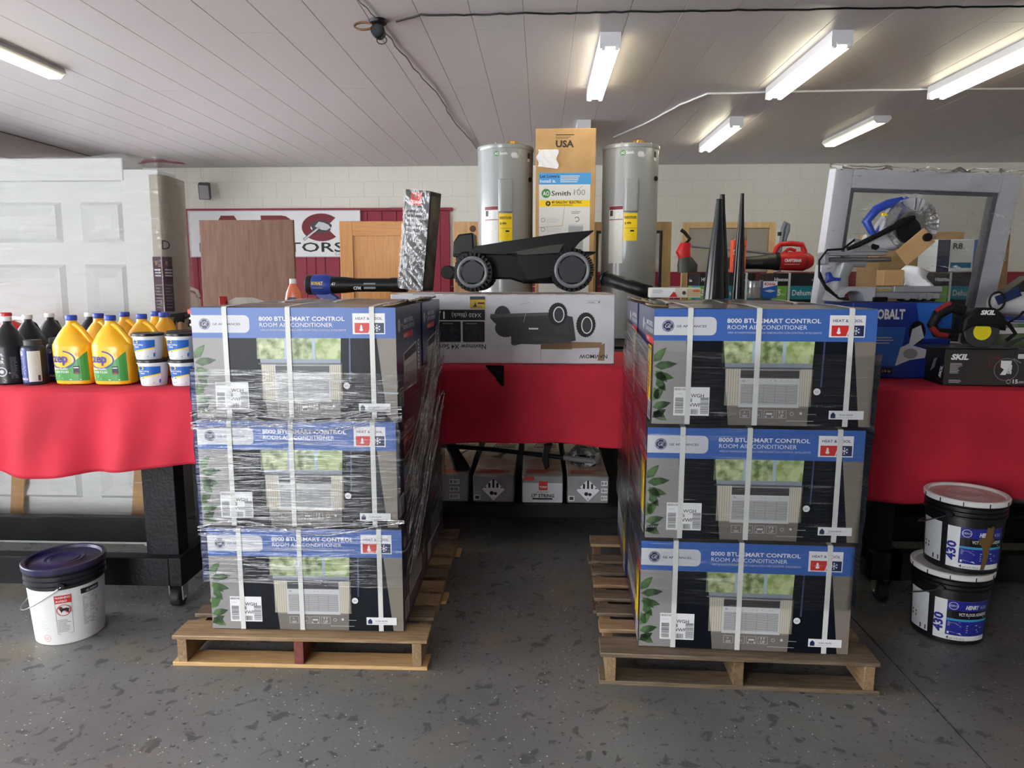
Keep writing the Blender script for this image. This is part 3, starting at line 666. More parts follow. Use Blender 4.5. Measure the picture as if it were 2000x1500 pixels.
# ------------------------------------------------------------ red cloths
clothm = M('red_cloth', (204, 32, 58), .78, bump=(11, .45), var=(3, (180, 24, 46), .4, .7))
def cloth(label, x0, x1, y0, y1, z, drop, seed, amp, skip=None, nu=120, nv=34, hemwave=.012):
    q = random.Random(seed); ph = [q.uniform(0, 6.28) for _ in range(6)]
    Lt = y1 - y0; tot = Lt + drop
    def fn(u, v):
        X = x0 + (x1 - x0) * u; s = v * tot
        if s < Lt: return (X, y1 - s, z + .0012 + .0012 * sin(9 * X + 7 * s))
        d = s - Lt; k = d / drop
        y = y0 - .012 - amp * (k ** .7) * (sin(13 * X + ph[0] + .8 * sin(3 * X + ph[1])) + .5 * sin(27 * X + ph[2] + 2 * k) + .9) - .012 * sin(min(1, d / .03) * pi / 2)
        return (X, y, z - d * (1 + hemwave / drop * sin(5.2 * X + ph[3]) * k) + .006 * k * sin(11 * X + ph[4]))
    # rows packed near the front fold and down the drop
    o = MB().grid(nu, nv, lambda u, v: fn(u, v), skip).build('tablecloth', clothm, solid=.002)
    return tag(o, label, 'tablecloth', 'red tablecloths')
cloth('red cloth with soft pleats hanging from the table of yellow jugs', -4.15, -1.525, 3.06, 3.66, 1.052, .37, 2, .024, nu=150, nv=60, hemwave=.03)
cloth('red cloth hanging deep over the table behind the black pails', 1.505, 3.95, 3.25, 3.86, 1.052, .52, 5, .006, nu=110, nv=60)
def notch(u, v):
    X = -.93 + 1.74 * u; s = v * (.80 + .45); d = s - .80
    return d > 0 and d < .115 and X < -.205 and X > -.315 + d * .85
cloth('red cloth with a torn notch at its top edge, below the mower carton', -.93, .81, 4.0, 4.80, 1.052, .45, 9, .004, notch, nu=200, nv=130)

# ------------------------------------------------------------ wrapped white doors
doorw = M('door_white', (224, 226, 224), .5); wrapd = film('door_film', base=.05, crease=.32, scale=(2.6, 2.6, 26), lo=.55, hi=.72, rough=.18, bump=1.0)
edgec = M('edge_card', (186, 178, 164), .7); plum = M('plum_label', (74, 30, 62), .45)
t = thing('wrapped_door', 'white panelled door bundle in crinkled clear film behind the jug table', 'door', (-2.9, 3.86, 0), (R(-1.2), 0, 0))
MB().box(-1.1, .80, .03, .16, .0, 2.12).build('slab', doorw, t, bevel=.004)
for (a, b_, c_, d_) in [(a0, a1, z0_, z1_) for a0, a1 in ((-.95, -.46), (-.30, .24), (.35, .595)) for z0_, z1_ in ((.28, .86), (1.0, 1.62), (1.74, 1.96))]:
    f_ = MB()
    for k, (i0, y_) in enumerate(((0, .024),)):
        f_.add([(a, .030, c_), (b_, .030, c_), (b_, .030, d_), (a, .030, d_), (a + .02, .004, c_ + .02), (b_ - .02, .004, c_ + .02), (b_ - .02, .004, d_ - .02), (a + .02, .004, d_ - .02), (a + .075, .029, c_ + .075), (b_ - .075, .029, c_ + .075), (b_ - .075, .029, d_ - .075), (a + .075, .029, d_ - .075)],
               [(0, 1, 5, 4), (1, 2, 6, 5), (2, 3, 7, 6), (3, 0, 4, 7), (4, 5, 9, 8), (5, 6, 10, 9), (6, 7, 11, 10), (7, 4, 8, 11), (8, 9, 10, 11)])
    f_.build('panel', doorw, t, smooth=False)
MB().box(.60, .81, .005, .20, 0, 2.13).build('jamb', doorw, t, bevel=.003)
MB().prism([(.76, .0), (.815, -.012), (.85, .03), (.85, .22), (.76, .22)], 'xy', .02, 2.10).build('corner_protector', edgec, t, bevel=.004)
for xa in (-.10, .62): MB().obox((xa, -.010, .46), (.075, .012, .70), (0, R(7), 0)).build('edge_strip', cardboard, t)
MB().box(-1.1, .62, -.004, .2, 2.07, 2.19).build('head_jamb', doorw, t, bevel=.006)
A = Art(); A.rect(.0, .0, .054, .30, plum, 1); A.text('E', .018,   .255, .02, M('gold_print', (186, 150, 70), .4), 2, bold=.02)
for k in range(3): A.rect(.012, .225 - k * .016, .05, .233 - k * .016, lgrey, 2)
A.lines(.01, .02, .055, .16, 8, grey, 2, 3, .3)
A.build('label', t, flat((.757, -.002, 1.36), (.055, -.012, 0), (0, 0, 1)), .0008)
A.build('label', t, flat((.8155, -.0135, 1.36), (.035, .042, 0), (0, 0, 1)), .0008)
A2 = Art(); A2.text('D', .0, 0, .05, dgrey, 1); A2.build('marker_letter', t, flat((.818, -.010, 1.70), (.035, .042, 0), (0, 0, 1)), .001)
q = random.Random(8)
def fn(u, v):
    per = [(-1.1, -.016), (.60, -.018), (.82, -.02), (.86, .02), (.87, .23)]; ln = [0, 1.7, 1.92, 1.97, 2.19]; s = u * 2.19
    for i in range(4):
        if s <= ln[i + 1] + 1e-6:
            f = (s - ln[i]) / (ln[i + 1] - ln[i]); x = per[i][0] + (per[i + 1][0] - per[i][0]) * f; y = per[i][1] + (per[i + 1][1] - per[i][1]) * f; break
    z = .12 + 2.08 * v
    return (x, y - .004 * (1 + sin(z * 31 + 3 * x + 2 * sin(5 * x))) - .003 * (1 + sin(z * 70 + 9 * x)), z + .01 * sin(8 * x))
MB().grid(90, 120, fn).build('film_wrap', wrapd, t)
MB().grid(60, 8, lambda u, v: (-1.1 + 1.96 * u, -.018 + v * .25, 2.195 + .008 * sin(30 * u) + .01 * sin(17 * u + 4 * v))).build('film_top', wrapd, t)

# ------------------------------------------------------------ jugs and bottles on the left table
TZ = 1.0565
zepy = M('yellow_jug_plastic', (246, 184, 26), .34, coat=.3); capb = M('blue_cap', (44, 70, 176), .4); zg = M('label_green', (66, 150, 66), .4); zb = M('label_indigo', (48, 52, 150), .4)
def yellow_jug(label, loc, rz, lab=True):
    t = thing('floor_polish_jug', label, 'jug', loc, rz, group='yellow floor polish jugs')
    MB().loft([(0, 0, 0, .076, .058, 3), (.006, 0, 0, .084, .066, 3), (.05, 0, 0, .087, .069, 3), (.168, 0, 0, .090, .072, 3), (.182, 0, 0, .089, .071, 3), (.20, -.006, 0, .078, .062, 2.6), (.235, -.012, 0, .054, .046, 2.2), (.262, -.012, 0, .034, .032, 2), (.275, -.010, 0, .024, .024, 2), (.296, -.010, 0, .022, .022, 2)], 36).build('body', zepy, t)
    MB().tube([(-.005, -.008, .272), (.016, -.012, .272), (.036, -.014, .255), (.056, -.014, .228), (.074, -.012, .200), (.078, -.010, .175)], [.012, .013, .0135, .0135, .014, .014], 12).build('handle', zepy, t)
    MB().lathe([(.0235, .292), (.0245, .294), (.0245, .312), (.022, .316)], 28, (-.010, 0, 0)).build('cap', capb, t)
    if lab:
        r = .155
        def fr(u, v, d):   # label follows the bowed front of the jug
            x = u; hx = .0857 + .0254 * v; s = min(1, abs(x) / hx); y = -(hx - .018) * (1 - s ** 3) ** (1 / 3) - d - .0008
            return (x, y, v)
        A = Art(); n = 12
        pts0 = -.078; pts1 = .078
        for i in range(n):
            a = pts0 + (pts1 - pts0) * i / n; b_ = pts0 + (pts1 - pts0) * (i + 1) / n
            top = lambda x: .072 + .085 * max(0, (x + .05) / .13) ** 1.6
            A.poly([(a, .02), (b_, .02), (b_, top(b_)), (a, top(a))], zg, 1)
        A.text('zep', -.074, .105, .040, zb, 3, w=.072, bold=.03)
        A.ring(-.03, .117, .062, .006, zb, 2, 26, ry=.042, a0=-2.6, a1=1.4)
        A.text('HEAVY TRAFFIC', -.076, .070, .0095, white, 3, w=.072, bold=.012); A.text('FLOOR POLISH', -.076, .056, .0095, white, 3, w=.074, bold=.012)
        A.lines(-.07, .026, -.03, .050, 4, lgrey, 3, 2, .35); A.rect(.02, .052, .046, .088, black, 3); A.rect(.022, .078, .044, .082, white, 4); A.rect(.024, .055, .042, .058, red, 4)
        A.ring(.043, .142, .010, .0012, M('label_ochre', (190, 140, 20), .4), 2, 16); A.text('PRO', .043, .139, .005, M('label_ochre'), 2, al='C'); A.rect(.0, .024, .05, .027, white, 3)
        A.build('label', t, fr, .0004)
    return t
yellow_jug('yellow polish jug with blue cap at the table edge, beside the small blue bottle', (-2.155, 3.20, TZ), R(4))
yellow_jug('yellow polish jug with blue cap at the table edge, beside the white tubs', (-1.968, 3.195, TZ), R(2))
yellow_jug('yellow polish jug in the second row, beside the rear black jug', (-2.145, 3.385, TZ), R(-8))
yellow_jug('yellow polish jug in the second row, half behind the white tubs', (-1.90, 3.335, TZ), R(6))
yellow_jug('yellow polish jug in the third row with its handle turned to the wrapped doors', (-2.10, 3.53, TZ), R(5))
yellow_jug('yellow polish jug in the third row, farthest back behind the tubs', (-2.0, 3.40+.21, TZ), R(160))
yellow_jug('yellow polish jug turned to show its lettering, next to the red-lidded bucket', (-1.885, 3.50, TZ), R(95))
jblack = M('black_jug_plastic', (24, 25, 28), .36)
def black_jug(label, loc, rz, lab=False):
    t = thing('black_jug', label, 'jug', loc, rz, group='black gallon jugs')
    MB().lathe([(.072, 0), (.078, .006), (.078, .165), (.076, .178), (.062, .208), (.040, .245), (.022, .270), (.019, .276), (.019, .292)], 36).build('body', jblack, t)
    MB().tube([(0, .02, .268), (0, .045, .262), (0, .068, .230), (0, .075, .190), (0, .072, .165)], .010, 10).build('handle', jblack, t)
    MB().lathe([(.0215, .288), (.0225, .290), (.0225, .306), (.020, .309)], 28).build('cap', whiteplastic, t)
    if lab:
        A = Art()
        for k, (s, h) in enumerate((('OIL', .012), ('CLEAN &', .011), ('MAKER', .014))): A.text(s, .008, .132 - k * .017, h, white, 1, al='R', bold=.015)
        A.ring(-.005, .06, .022, .005, lgrey, 1, 20); A.disc(-.005, .06, .009, lgrey, 1, 14); A.text('e', .022, .05, .012, white, 1)
        A.lines(.03, .03, .06, .13, 16, grey, 1, 6, .3); A.lines(-.03, .012, .02, .03, 3, lgrey, 1, 3, .35)
        A.build('label', t, cyl_front(.0786), .0004)
    return t
black_jug('black gallon jug with white lettering at the table edge, beside the blue bottles', (-2.475, 3.20, TZ), R(14), True)
black_jug('black gallon jug behind the small blue bottles', (-2.50, 3.37, TZ), 0)
black_jug('black gallon jug behind the front yellow jug', (-2.515, 3.55, TZ), 0)
t = black_jug('black gallon jug with its loop handle turned towards the yellow jugs', (-2.345, 3.61, TZ), R(-80))
blub = M('blue_bottle', (34, 54, 130), .35); blubcap = M('bottle_cap_grey', (48, 50, 54), .5)
def blue_bottle(label, loc, rz):
    t = thing('blue_bottle', label, 'bottle', loc, rz, group='small blue bottles')
    MB().lathe([(.046, 0), (.049, .004), (.049, .165), (.045, .174), (.036, .180)], 32).build('body', M('dark_bottle', (40, 48, 66), .35), t)
    c_ = MB().lathe([(.036, .178), (.036, .202), (.033, .205)], 32).build('cap', blubcap, t)
    A = Art(); A.rect(-.075, .012, .004, .160, blub, 1, 10); A.rect(-.002, .016, .05, .156, M('label_pale', (206, 208, 200), .45), 2, 7); A.lines(.004, .05, .042, .15, 20, grey, 3, 4, .35); A.rect(.034, .02, .044, .045, dgrey, 3)
    A.text('G', -.04, .138, .014, white, 3, bold=.02); A.ring(-.035, .145, .012, .0015, white, 3, 16); A.text('GRACO', -.046, .024, .009, white, 3, w=.04, bold=.03); A.lines(-.05, .05, -.012, .09, 7, white, 3, 9, .35); A.rect(-.05, .118, -.02, .124, orange, 3)
    A.build('label', t, cyl_front(.0494), .0004)
    return t
blue_bottle('small blue-labelled bottle with ribbed grey cap at the table edge', (-2.335, 3.165, TZ), R(8))
blue_bottle('small blue-labelled bottle tucked behind another one, beside the front yellow jug', (-2.30, 3.285, TZ), R(30))
# red-capped white jugs behind the black ones
for lab, x, y in (('white jug with red cap and long handle behind the black jugs', -2.72, 3.58),):
    t = thing('white_jug', lab, 'jug', (x, y, TZ), R(5), group='white jugs with red caps')
    MB().loft([(0, 0, 0, .085, .06, 3), (.2, 0, 0, .085, .06, 3), (.245, -.02, 0, .06, .05, 2.4), (.27, -.045, 0, .024, .024, 2), (.285, -.045, 0, .022, .022, 2)], 28).build('body', redplastic, t)
    MB().tube([(-.03, 0, .275), (.0, 0, .282), (.06, 0, .278), (.085, 0, .25), (.084, 0, .2)], .014, 10).build('handle', whiteplastic, t)
    MB().lathe([(.026, .283), (.026, .306), (.022, .31)], 24, (-.045, 0, 0)).build('cap', redplastic, t)
# white tubs
tubw = M('tub_white', (226, 227, 228), .4); tubb = M('tub_label_blue', (38, 104, 190), .4); lidk = M('tub_lid_black', (20, 21, 24), .35)
def tub(label, loc, rz):
    t = thing('patch_tub', label, 'tub', loc, rz, group='white ceiling patch tubs')
    MB().lathe([(.052, 0), (.054, .003), (.063, .100), (.067, .101), (.067, .106)], 36).build('body', tubw, t)
    MB().lathe([(.0675, .106), (.0695, .108), (.0695, .117), (.066, .119), (.062, .117), (.06, .1165)], 36).build('lid', lidk, t)
    A = Art(); n = 12
    A.rect(-.055, .012, .055, .09, tubw, 1, n); A.rect(-.055, .052, .055, .09, tubb, 2, n)
    for i in range(n):
        a = -.055 + .11 * i / n; b_ = a + .11 / n; f = lambda x: .046 + .2 * (x + .01)
        A.poly([(a, min(f(a), .05)), (b_, min(f(b_), .05)), (b_, .0525), (a, .0525)], tubb, 3); A.poly([(a, f(a) - .006), (b_, f(b_) - .006), (b_, f(b_)), (a, f(a))], yellow, 4)
        A.poly([(a, .03), (b_, .03), (b_, f(b_) - .006), (a, f(a) - .006)], tubw, 4) if f(a) > .037 else None
    A.poly([(.02, .014), (.055, .014), (.055, .034)], tubb, 5)
    A.rrect(-.05, .076, -.014, .089, .005, yellow, 5); A.text('Homax', -.047, .079, .008, black, 6, w=.03, bold=.02); A.text('Popcorn Ceiling', -.05, .066, .007, white, 6, w=.058, bold=.02); A.text('Patch', -.032, .056, .007, white, 6, bold=.02)
    A.rect(-.042, .034, -.018, .041, tubb, 6); A.lines(-.04, .014, -.01, .022, 2, tubb, 6, 3, .3)
    A.build('label', t, lambda u, v, d: ((.0545 + .0925 * v + d) * sin(u / .059), -(.0545 + .0925 * v + d) * cos(u / .059), v), .0004)
    return t
for lab, x, y, z, rz in (('white patch tub with black lid, under another at the table edge beside the yellow jug', -1.775, 3.165, TZ, 3), ('white patch tub with black lid, on top of another beside the yellow jug', -1.790, 3.165, TZ + .1195, 0),
                         ('white patch tub with black lid, under another against the blue carton', -1.632, 3.17, TZ, 6), ('white patch tub with black lid, on top of another against the blue carton', -1.638, 3.17, TZ + .1195, 2),
                         ('lower white patch tub in the rear row between the front tubs', -1.705, 3.31, TZ, 0), ('upper white patch tub in the rear row between the front tubs', -1.705, 3.31, TZ + .1195, 0)):
    tub(lab, (x, y, z), R(rz))
# red-lidded white bucket and things behind the left cartons
def pail(name, label, loc, rot, H_, rt, rb, body, lidm, cat='bucket', handle=1, ribs=2, bodylow=None, rim=None, ha=0):
    t = thing(name, label, cat, loc, rot)
    zr = H_ * .72
    prof = [(rb - .004, 0), (rb, .004)]
    if bodylow: MB().lathe([(rb - .004, 0), (rb, .004), (rb + (rt - rb) * .72, zr)], 48).build('label_sleeve', bodylow, t); prof = [(rb + (rt - rb) * .72 - .001, zr - .002)]
    z = zr; p = prof + [(rb + (rt - rb) * .72, zr)]
    for k in range(ribs):
        zz = zr + (H_ - zr - .03) * (k + .3) / max(ribs, 1); p += [(rt - .004, zz), (rt + .003, zz + .003), (rt + .003, zz + .010), (rt - .004, zz + .013)]
    p += [(rt - .002, H_ - .02)]
    MB().lathe(p, 48).build('body', body, t)
    l_ = MB().lathe([(rt + .002, H_ - .024), (rt + .008, H_ - .022), (rt + .009, H_ - .004), (rt + .005, H_), (rt - .008, H_ - .001), (rt - .013, H_ - .012), (rt * .55, H_ - .010), (rt * .5, H_ - .006), (rt * .42, H_ - .010), (rt * .36, H_ - .006), (rt * .28, H_ - .010), (rt * .2, H_ - .007), (rt * .12, H_ - .009)], 48).build('lid', lidm if not rim else rim, t)
    if rim: MB().lathe([(rt - .012, H_ - .0105), (rt * .56, H_ - .0085), (rt * .5, H_ - .0045), (rt * .42, H_ - .0085), (rt * .36, H_ - .0045), (rt * .28, H_ - .0085), (rt * .2, H_ - .0055), (rt * .12, H_ - .0075)], 48).build('lid_panel', lidm, l_)
    if handle:
        pts = []
        for i in range(15):
            a = pi * i / 14; x = (rt + .012) * cos(a); y = -sin(a) * (rt + .02) ; pts.append((x, y, zr + .02 - sin(a) * handle))
        h_ = MB().tube(pts, .0028, 8).build('bail', steel if not bodylow else steel, t); h_.rotation_euler.z = ha
        for s in (-1, 1):
            e = MB().cyl((s * (rt - .01), 0, zr + .02), (s * (rt + .014), 0, zr + .02), .016, .013, n=16).build('bail_ear', body, t); e.rotation_euler.z = ha
    return t
pail('white_bucket', 'white bucket with bright red lid beside the tubs', (-1.60, 3.51, TZ), 0, .335, .146, .125, whiteplastic, redplastic, handle=0)

# ------------------------------------------------------------ floor buckets
lidnavy = M('bucket_lid_navy', (36, 34, 78), .35, var=(8, (60, 52, 60), .42, .62)); dkb = M('bucket_dark', (30, 31, 38), .42)
t = pail('joint_compound_bucket', 'white bucket with dark rim and navy lid on the floor beside the table caster', (-2.065, 2.865, 0), 0, .345, .152, .132, dkb, lidnavy, handle=.12, ribs=3, bodylow=M('bucket_white', (226, 227, 226), .42), ha=R(-62))
A = Art(); A.rect(-.015, .19, .045, .225, red, 1, 4); A.text('WARNING', -.012, .211, .009, white, 2, w=.054, bold=.02); A.text('AVISO', -.012, .195, .009, white, 2, w=.042, bold=.02); A.frame(-.015, .05, .045, .19, .001, dgrey, 1)
A.ring(.015, .158, .026, .0028, red, 3, 26); A.poly([(-.001, .165), (.006, .172), (.012, .166), (.026, .168), (.036, .160), (.030, .156), (.036, .146), (.028, .15), (.022, .156), (.012, .156), (.006, .146), (.004, .156)], black, 2); A.disc(.004, .170, .006, M('figure_brown', (90, 50, 40), .5), 3, 12); A.line(-.002, .176, .033, .142, .0028, red, 4)
A.lines(-.01, .06, .04, .12, 10, grey, 2, 3, .35); A.rect(.08, .212, .158, .235, black, 1, 5); A.text('ALL PURPOSE', .10, .217, .010, white, 2, w=.05, bold=.02, shear=.2); A.lines(.085, .07, .155, .205, 22, grey, 1, 4, .3)
A.ring(-.062, .035, .016, .001, red, 1, 18); A.lines(-.075, .028, -.05, .042, 3, M('label_pink', (210, 130, 130), .5), 1, 3, .3); A.lines(-.085, .07, -.05, .12, 6, lgrey, 1, 8, .4)
A.build('label', t, lambda u, v, d: ((.1325 + .058 * v + d + .0006) * sin(u / .14 + .38), -(.1325 + .058 * v + d + .0006) * cos(u / .14 + .38), v), .0005)
pk = M('adhesive_pail_black', (22, 22, 25), .4); rimw = M('pail_lid_white', (232, 231, 228), .4); lidp = M('pail_lid_dusty', (216, 192, 190), .5, var=(7, (200, 160, 158), .4, .65)); lidp2 = M('pail_lid_plain', (222, 218, 216), .5)
panelblue = M('pail_blue', (34, 42, 146), .4); lightblue = M('pail_light_blue', (60, 160, 210), .4); brownspill = M('dried_adhesive', (112, 86, 40), .6)
def adhesive(label, loc, rz, lidm, spill, ha):
    t = pail('adhesive_pail', label, loc, rz, .315, .152, .140, pk, lidm, handle=.10, ribs=3, rim=rimw, ha=ha)
    for a in (-1.9, -1.3, -.75, -.2, .4, 1.0):
        MB().obox((.1615 * sin(a), -.1615 * cos(a), .302), (.004, .002, .016), (0, 0, a)).build('lid_slot', black, t)
    A = Art(); z0 = .022
    A.rect(-.075, z0, .14, .20, white, 1, 14); A.rect(-.030, z0 + .022, .14, .20, panelblue, 2, 10); A.rect(-.030, z0 + .095, .14, .155, black, 3, 10); A.rect(-.030, z0 + .088, .14, z0 + .098, lightblue, 4, 10)
    A.text('430', -.042, .050, .032, panelblue, 3, rot=pi / 2, bold=.04, w=.085); A.ring(-.008, .177, .017, .002, white, 4, 20); A.text('ZERO', -.008, .173, .008, white, 4, al='C')
    A.text('HENRY', .035, .166, .017, white, 4, w=.052, bold=.05, shear=.15); A.text('430', .094, .166, .015, lgrey, 4, w=.03)
    A.text('VCT FLOOR ADHESIVE', .012, .135, .013, white, 4, w=.118, bold=.025); A.rect(.05, .125, .12, .129, lgrey, 4)
    A.lines(-.024, .085, .03, .107, 6, lgrey, 4, 6, .3); A.lines(.045, .06, .12, .10, 4, lgrey, 4, 7, .35); A.poly([(-.024, .05), (.03, .05), (.022, .058), (.012, .055), (-.01, .06), (-.024, .06)], white, 4)
    A.text('4', -.026, .026, .012, black, 3, bold=.03); A.text('gal (15.14 L)', -.014, .027, .008, dgrey, 3)
    A.rect(-.195, .03, -.098, .205, lgrey, 1, 7); A.lines(-.19, .10, -.108, .195, 18, grey, 2, 3, .25); A.rect(-.135, .035, -.105, .055, dgrey, 2); A.rect(-.185, .075, -.155, .085, black, 2); A.rect(-.185, .092, -.155, .10, black, 2)
    if spill: A.poly([(.062, .21), (.074, .205), (.08, .215), (.09, .21), (.086, .17), (.098, .15), (.08, .12), (.074, .06), (.066, .02), (.05, .02), (.056, .08), (.05, .12), (.03, .155), (.055, .165)], brownspill, 6)
    A.build('label', t, lambda u, v, d: ((.1405 + .039 * v + d + .0008) * sin(u / .142), -(.1405 + .039 * v + d + .0008) * cos(u / .142), v), .0005)
    return t
adhesive('black adhesive pail with white lid standing on the floor under another pail', (1.80, 3.03, 0), R(-20), lidp2, False, R(-112))
adhesive('black adhesive pail with dusty pink lid and brown dried drips, on top of another pail', (1.832, 3.03, .3165), R(-22), lidp, True, R(-118))

# ------------------------------------------------------------ mower carton and robot mower
mw = M('mower_carton_white', (214, 214, 218), .55, var=(5, (196, 195, 200), .4, .7)); tape = M('brown_tape', (146, 118, 84), .35); mgrey = M('printed_mower_grey', (52, 54, 58), .5); mgrey2 = M('printed_mower_mid', (86, 88, 92), .5)
t = thing('mower_carton', 'battered white mower carton printed upside down on the red cloth', 'box', (-.22, 4.06, 1.0555), R(.3))
MB().box(-.64, .64, 0, .60, 0, .40).build('body', mw, t, bevel=.006)
A = Art(); 
def up(s, x, y, h, m, w, l=2, b=0.): A.text(s, x, y, h, m, l, w=w, bold=b, rot=pi)
A.rect(-.50, .25, -.10, .31, black, 1); up('X430 (Black)', -.12, .290, .024, lgrey, .17, 2, .01); up('1.0', -.33, .298, .040, white, .07, 2, .02); up('acre', -.41, .29, .016, lgrey, .035)
for x0_, c_ in ((-.50, dgrey), (-.365, mgrey), (-.228, navy)): A.rrect(x0_, .125, x0_ + .126, .243, .006, black, 1); A.rrect(x0_ + .01, .13, x0_ + .116, .215, .006, M('printed_scene', (44, 48, 58), .5, var=(30, (22, 24, 30), .4, .6)), 2); A.lines(x0_ + .02, .228, x0_ + .11, .236, 1, grey, 2, 3, .6)
up('Navimow X4 Series', -.095, .112, .028, black, .30, 2, .01); A.lines(-.42, .120, -.10, .1235, 1, grey, 1, 2, .6)
up('Segway', -.38, .05, .02, black, .09, 2, .02); A.disc(-.372, .045, .013, black, 2, 18); up('UNIT', -.44, .345, .018, dgrey, .05)
A.rrect(-.185, .315, -.098, .385, .004, M('gold_sticker', (200, 162, 44), .4), 1); A.rect(-.185, .367, -.098, .385, dgrey, 2); A.poly([(-.17, .325), (-.145, .325), (-.15, .338), (-.153, .355), (-.16, .338)], black, 2); A.rect(-.14, .342, -.103, .352, black, 2); A.lines(-.14, .322, -.105, .336, 2, dgrey, 2, 4, .3)
A.bars(-.475, .34, -.41, .385, 18, black, 1, 3)
def gear(cx, cy, rx, ry, m, l, n=26):
    A.poly([(cx + rx * (1 + .07 * (i % 2)) * cos(2 * pi * i / (2 * n)), cy + ry * (1 + .07 * (i % 2)) * sin(2 * pi * i / (2 * n))) for i in range(2 * n)], m, l)
gear(.0, .275, .045, .055, mgrey, 1); gear(.02, .205, .06, .05, mgrey, 1)
A.poly([(-.07, .262), (-.045, .235), (.0, .205), (.05, .175), (.05, .115), (.065, .105), (.11, .115), (.20, .112), (.34, .118), (.42, .135), (.40, .27), (.33, .285), (.28, .29), (.10, .285), (-.065, .285)], mgrey, 2)
A.poly([(-.07, .265), (-.04, .265), (.26, .278), (.26, .295), (-.068, .285)], mgrey2, 3); A.poly([(.13, .155), (.25, .16), (.36, .15), (.40, .118), (.26, .12)], dgrey, 3); A.rect(.15, .198, .205, .207, white, 4)
A.poly([(.28, .29), (.36, .27), (.38, .17), (.30, .18)], dgrey, 4)
for cx, cy, rx, ry in ((.315, .285, .052, .063), (.475, .225, .052, .068)):
    gear(cx, cy, rx, ry, black, 5); A.ring(cx + .006, cy - .002, rx * .62, .006, white, 6, 24, ry=ry * .72); A.disc(cx + .006, cy - .002, rx * .5, mgrey, 6, 20, ry=ry * .58)
up('NAVIMOW', .60, .055, .022, black, .16, 2, .015); A.rect(.22, .085, .40, .118, tape, 3); A.poly([(.22, .085), (.56, .095), (.57, .125), (.40, .128), (.22, .112)], tape, 3); A.poly([(.545, .02), (.585, .02), (.585, .12), (.56, .11)], tape, 2)
A.frame(.475, .345, .555, .362, .0012, grey, 1); A.lines(.485, .350, .54, .357, 1, grey, 2, 3, .6); A.disc(.548, .3535, .005, green, 2, 12)
A.line(.10, .34, .155, .35, .002, grey, 2); A.line(.15, .345, .12, .24, .002, lgrey, 5); A.line(.22, .02, .22, .12, .002, tape, 4)
A.build('front_print', t, front(0, -.0004, 0), .0005)
b = MB()
q = random.Random(5)
for i in range(30): b.obox((-.62 + i * .043, .004 + q.uniform(-.006, .01), .3985 + q.uniform(-.003, .001)), (.045, .02, .003), (q.uniform(-.2, .05), q.uniform(-.05, .05), q.uniform(-.2, .2)))
b.build('frayed_edge', rawcard, t)

mk = M('mower_black', (10, 11, 14), .38, spec=.3); mk2 = M('mower_satin', (13, 14, 17), .5, spec=.3); rimg = M('mower_rim_grey', (116, 118, 122), .4); topg = M('mower_cover_grey', (70, 68, 64), .3)
t = thing('robot_mower', 'black robot lawn mower with knobbly wheels standing on the white mower carton', 'mower', (-.10, 4.34, 1.4625), R(0))
# side profile extruded across the width, then sharper cover and details
body = [(-.40, .20), (-.38, .09), (-.30, .075), (-.08, .075), (.0, .05), (.20, .05), (.28, .10), (.33, .20), (.325, .23), (.14, .235), (-.18, .225), (-.36, .235)]
MB().prism(body, 'xz', -.16, .16).build('chassis', mk2, t, bevel=.012)
MB().prism([(-.30, .22), (-.29, .262), (.20, .335), (.40, .352), (.395, .345), (.33, .30), (.27, .225), (.0, .21)], 'xz', -.19, .19).build('top_cover', mk, t, bevel=.008)
MB().add([(-.04, -.20, .205), (.20, -.20, .215), (.15, -.205, .09), (.02, -.205, .075), (-.10, -.192, .22), (.14, -.192, .245), (.24, -.192, .245), (.16, -.15, .06), (-.02, -.15, .06)], [(0, 1, 2, 3), (4, 5, 6, 1, 0), (3, 2, 7, 8)]).build('side_panel', mk, t, smooth=False, solid=.012)
MB().add([(-.10, -.194, .222), (.12, -.194, .262), (.23, -.194, .275), (.20, -.204, .225), (.0, -.204, .212)], [(0, 1, 2, 3, 4)]).build('cover_inlay', topg, t, smooth=False, solid=.004)
MB().prism([(-.42, .21), (-.415, .29), (-.385, .335), (-.30, .345), (-.295, .245), (-.285, .215)], 'xz', -.12, .12).build('sensor_head', mk, t, bevel=.008)
MB().box(-.415, -.275, -.15, .15, .205, .222).build('head_shelf', mk2, t, bevel=.004)
MB().box(.20, .41, -.20, .20, .222, .232).build('rear_fender', mk2, t, bevel=.003)
MB().cyl((-.455, -.10, .115), (-.455, .10, .115), .04, n=20).box(-.44, -.36, -.05, .05, .10, .13).build('front_bumper', dullblack, t, bevel=.004)
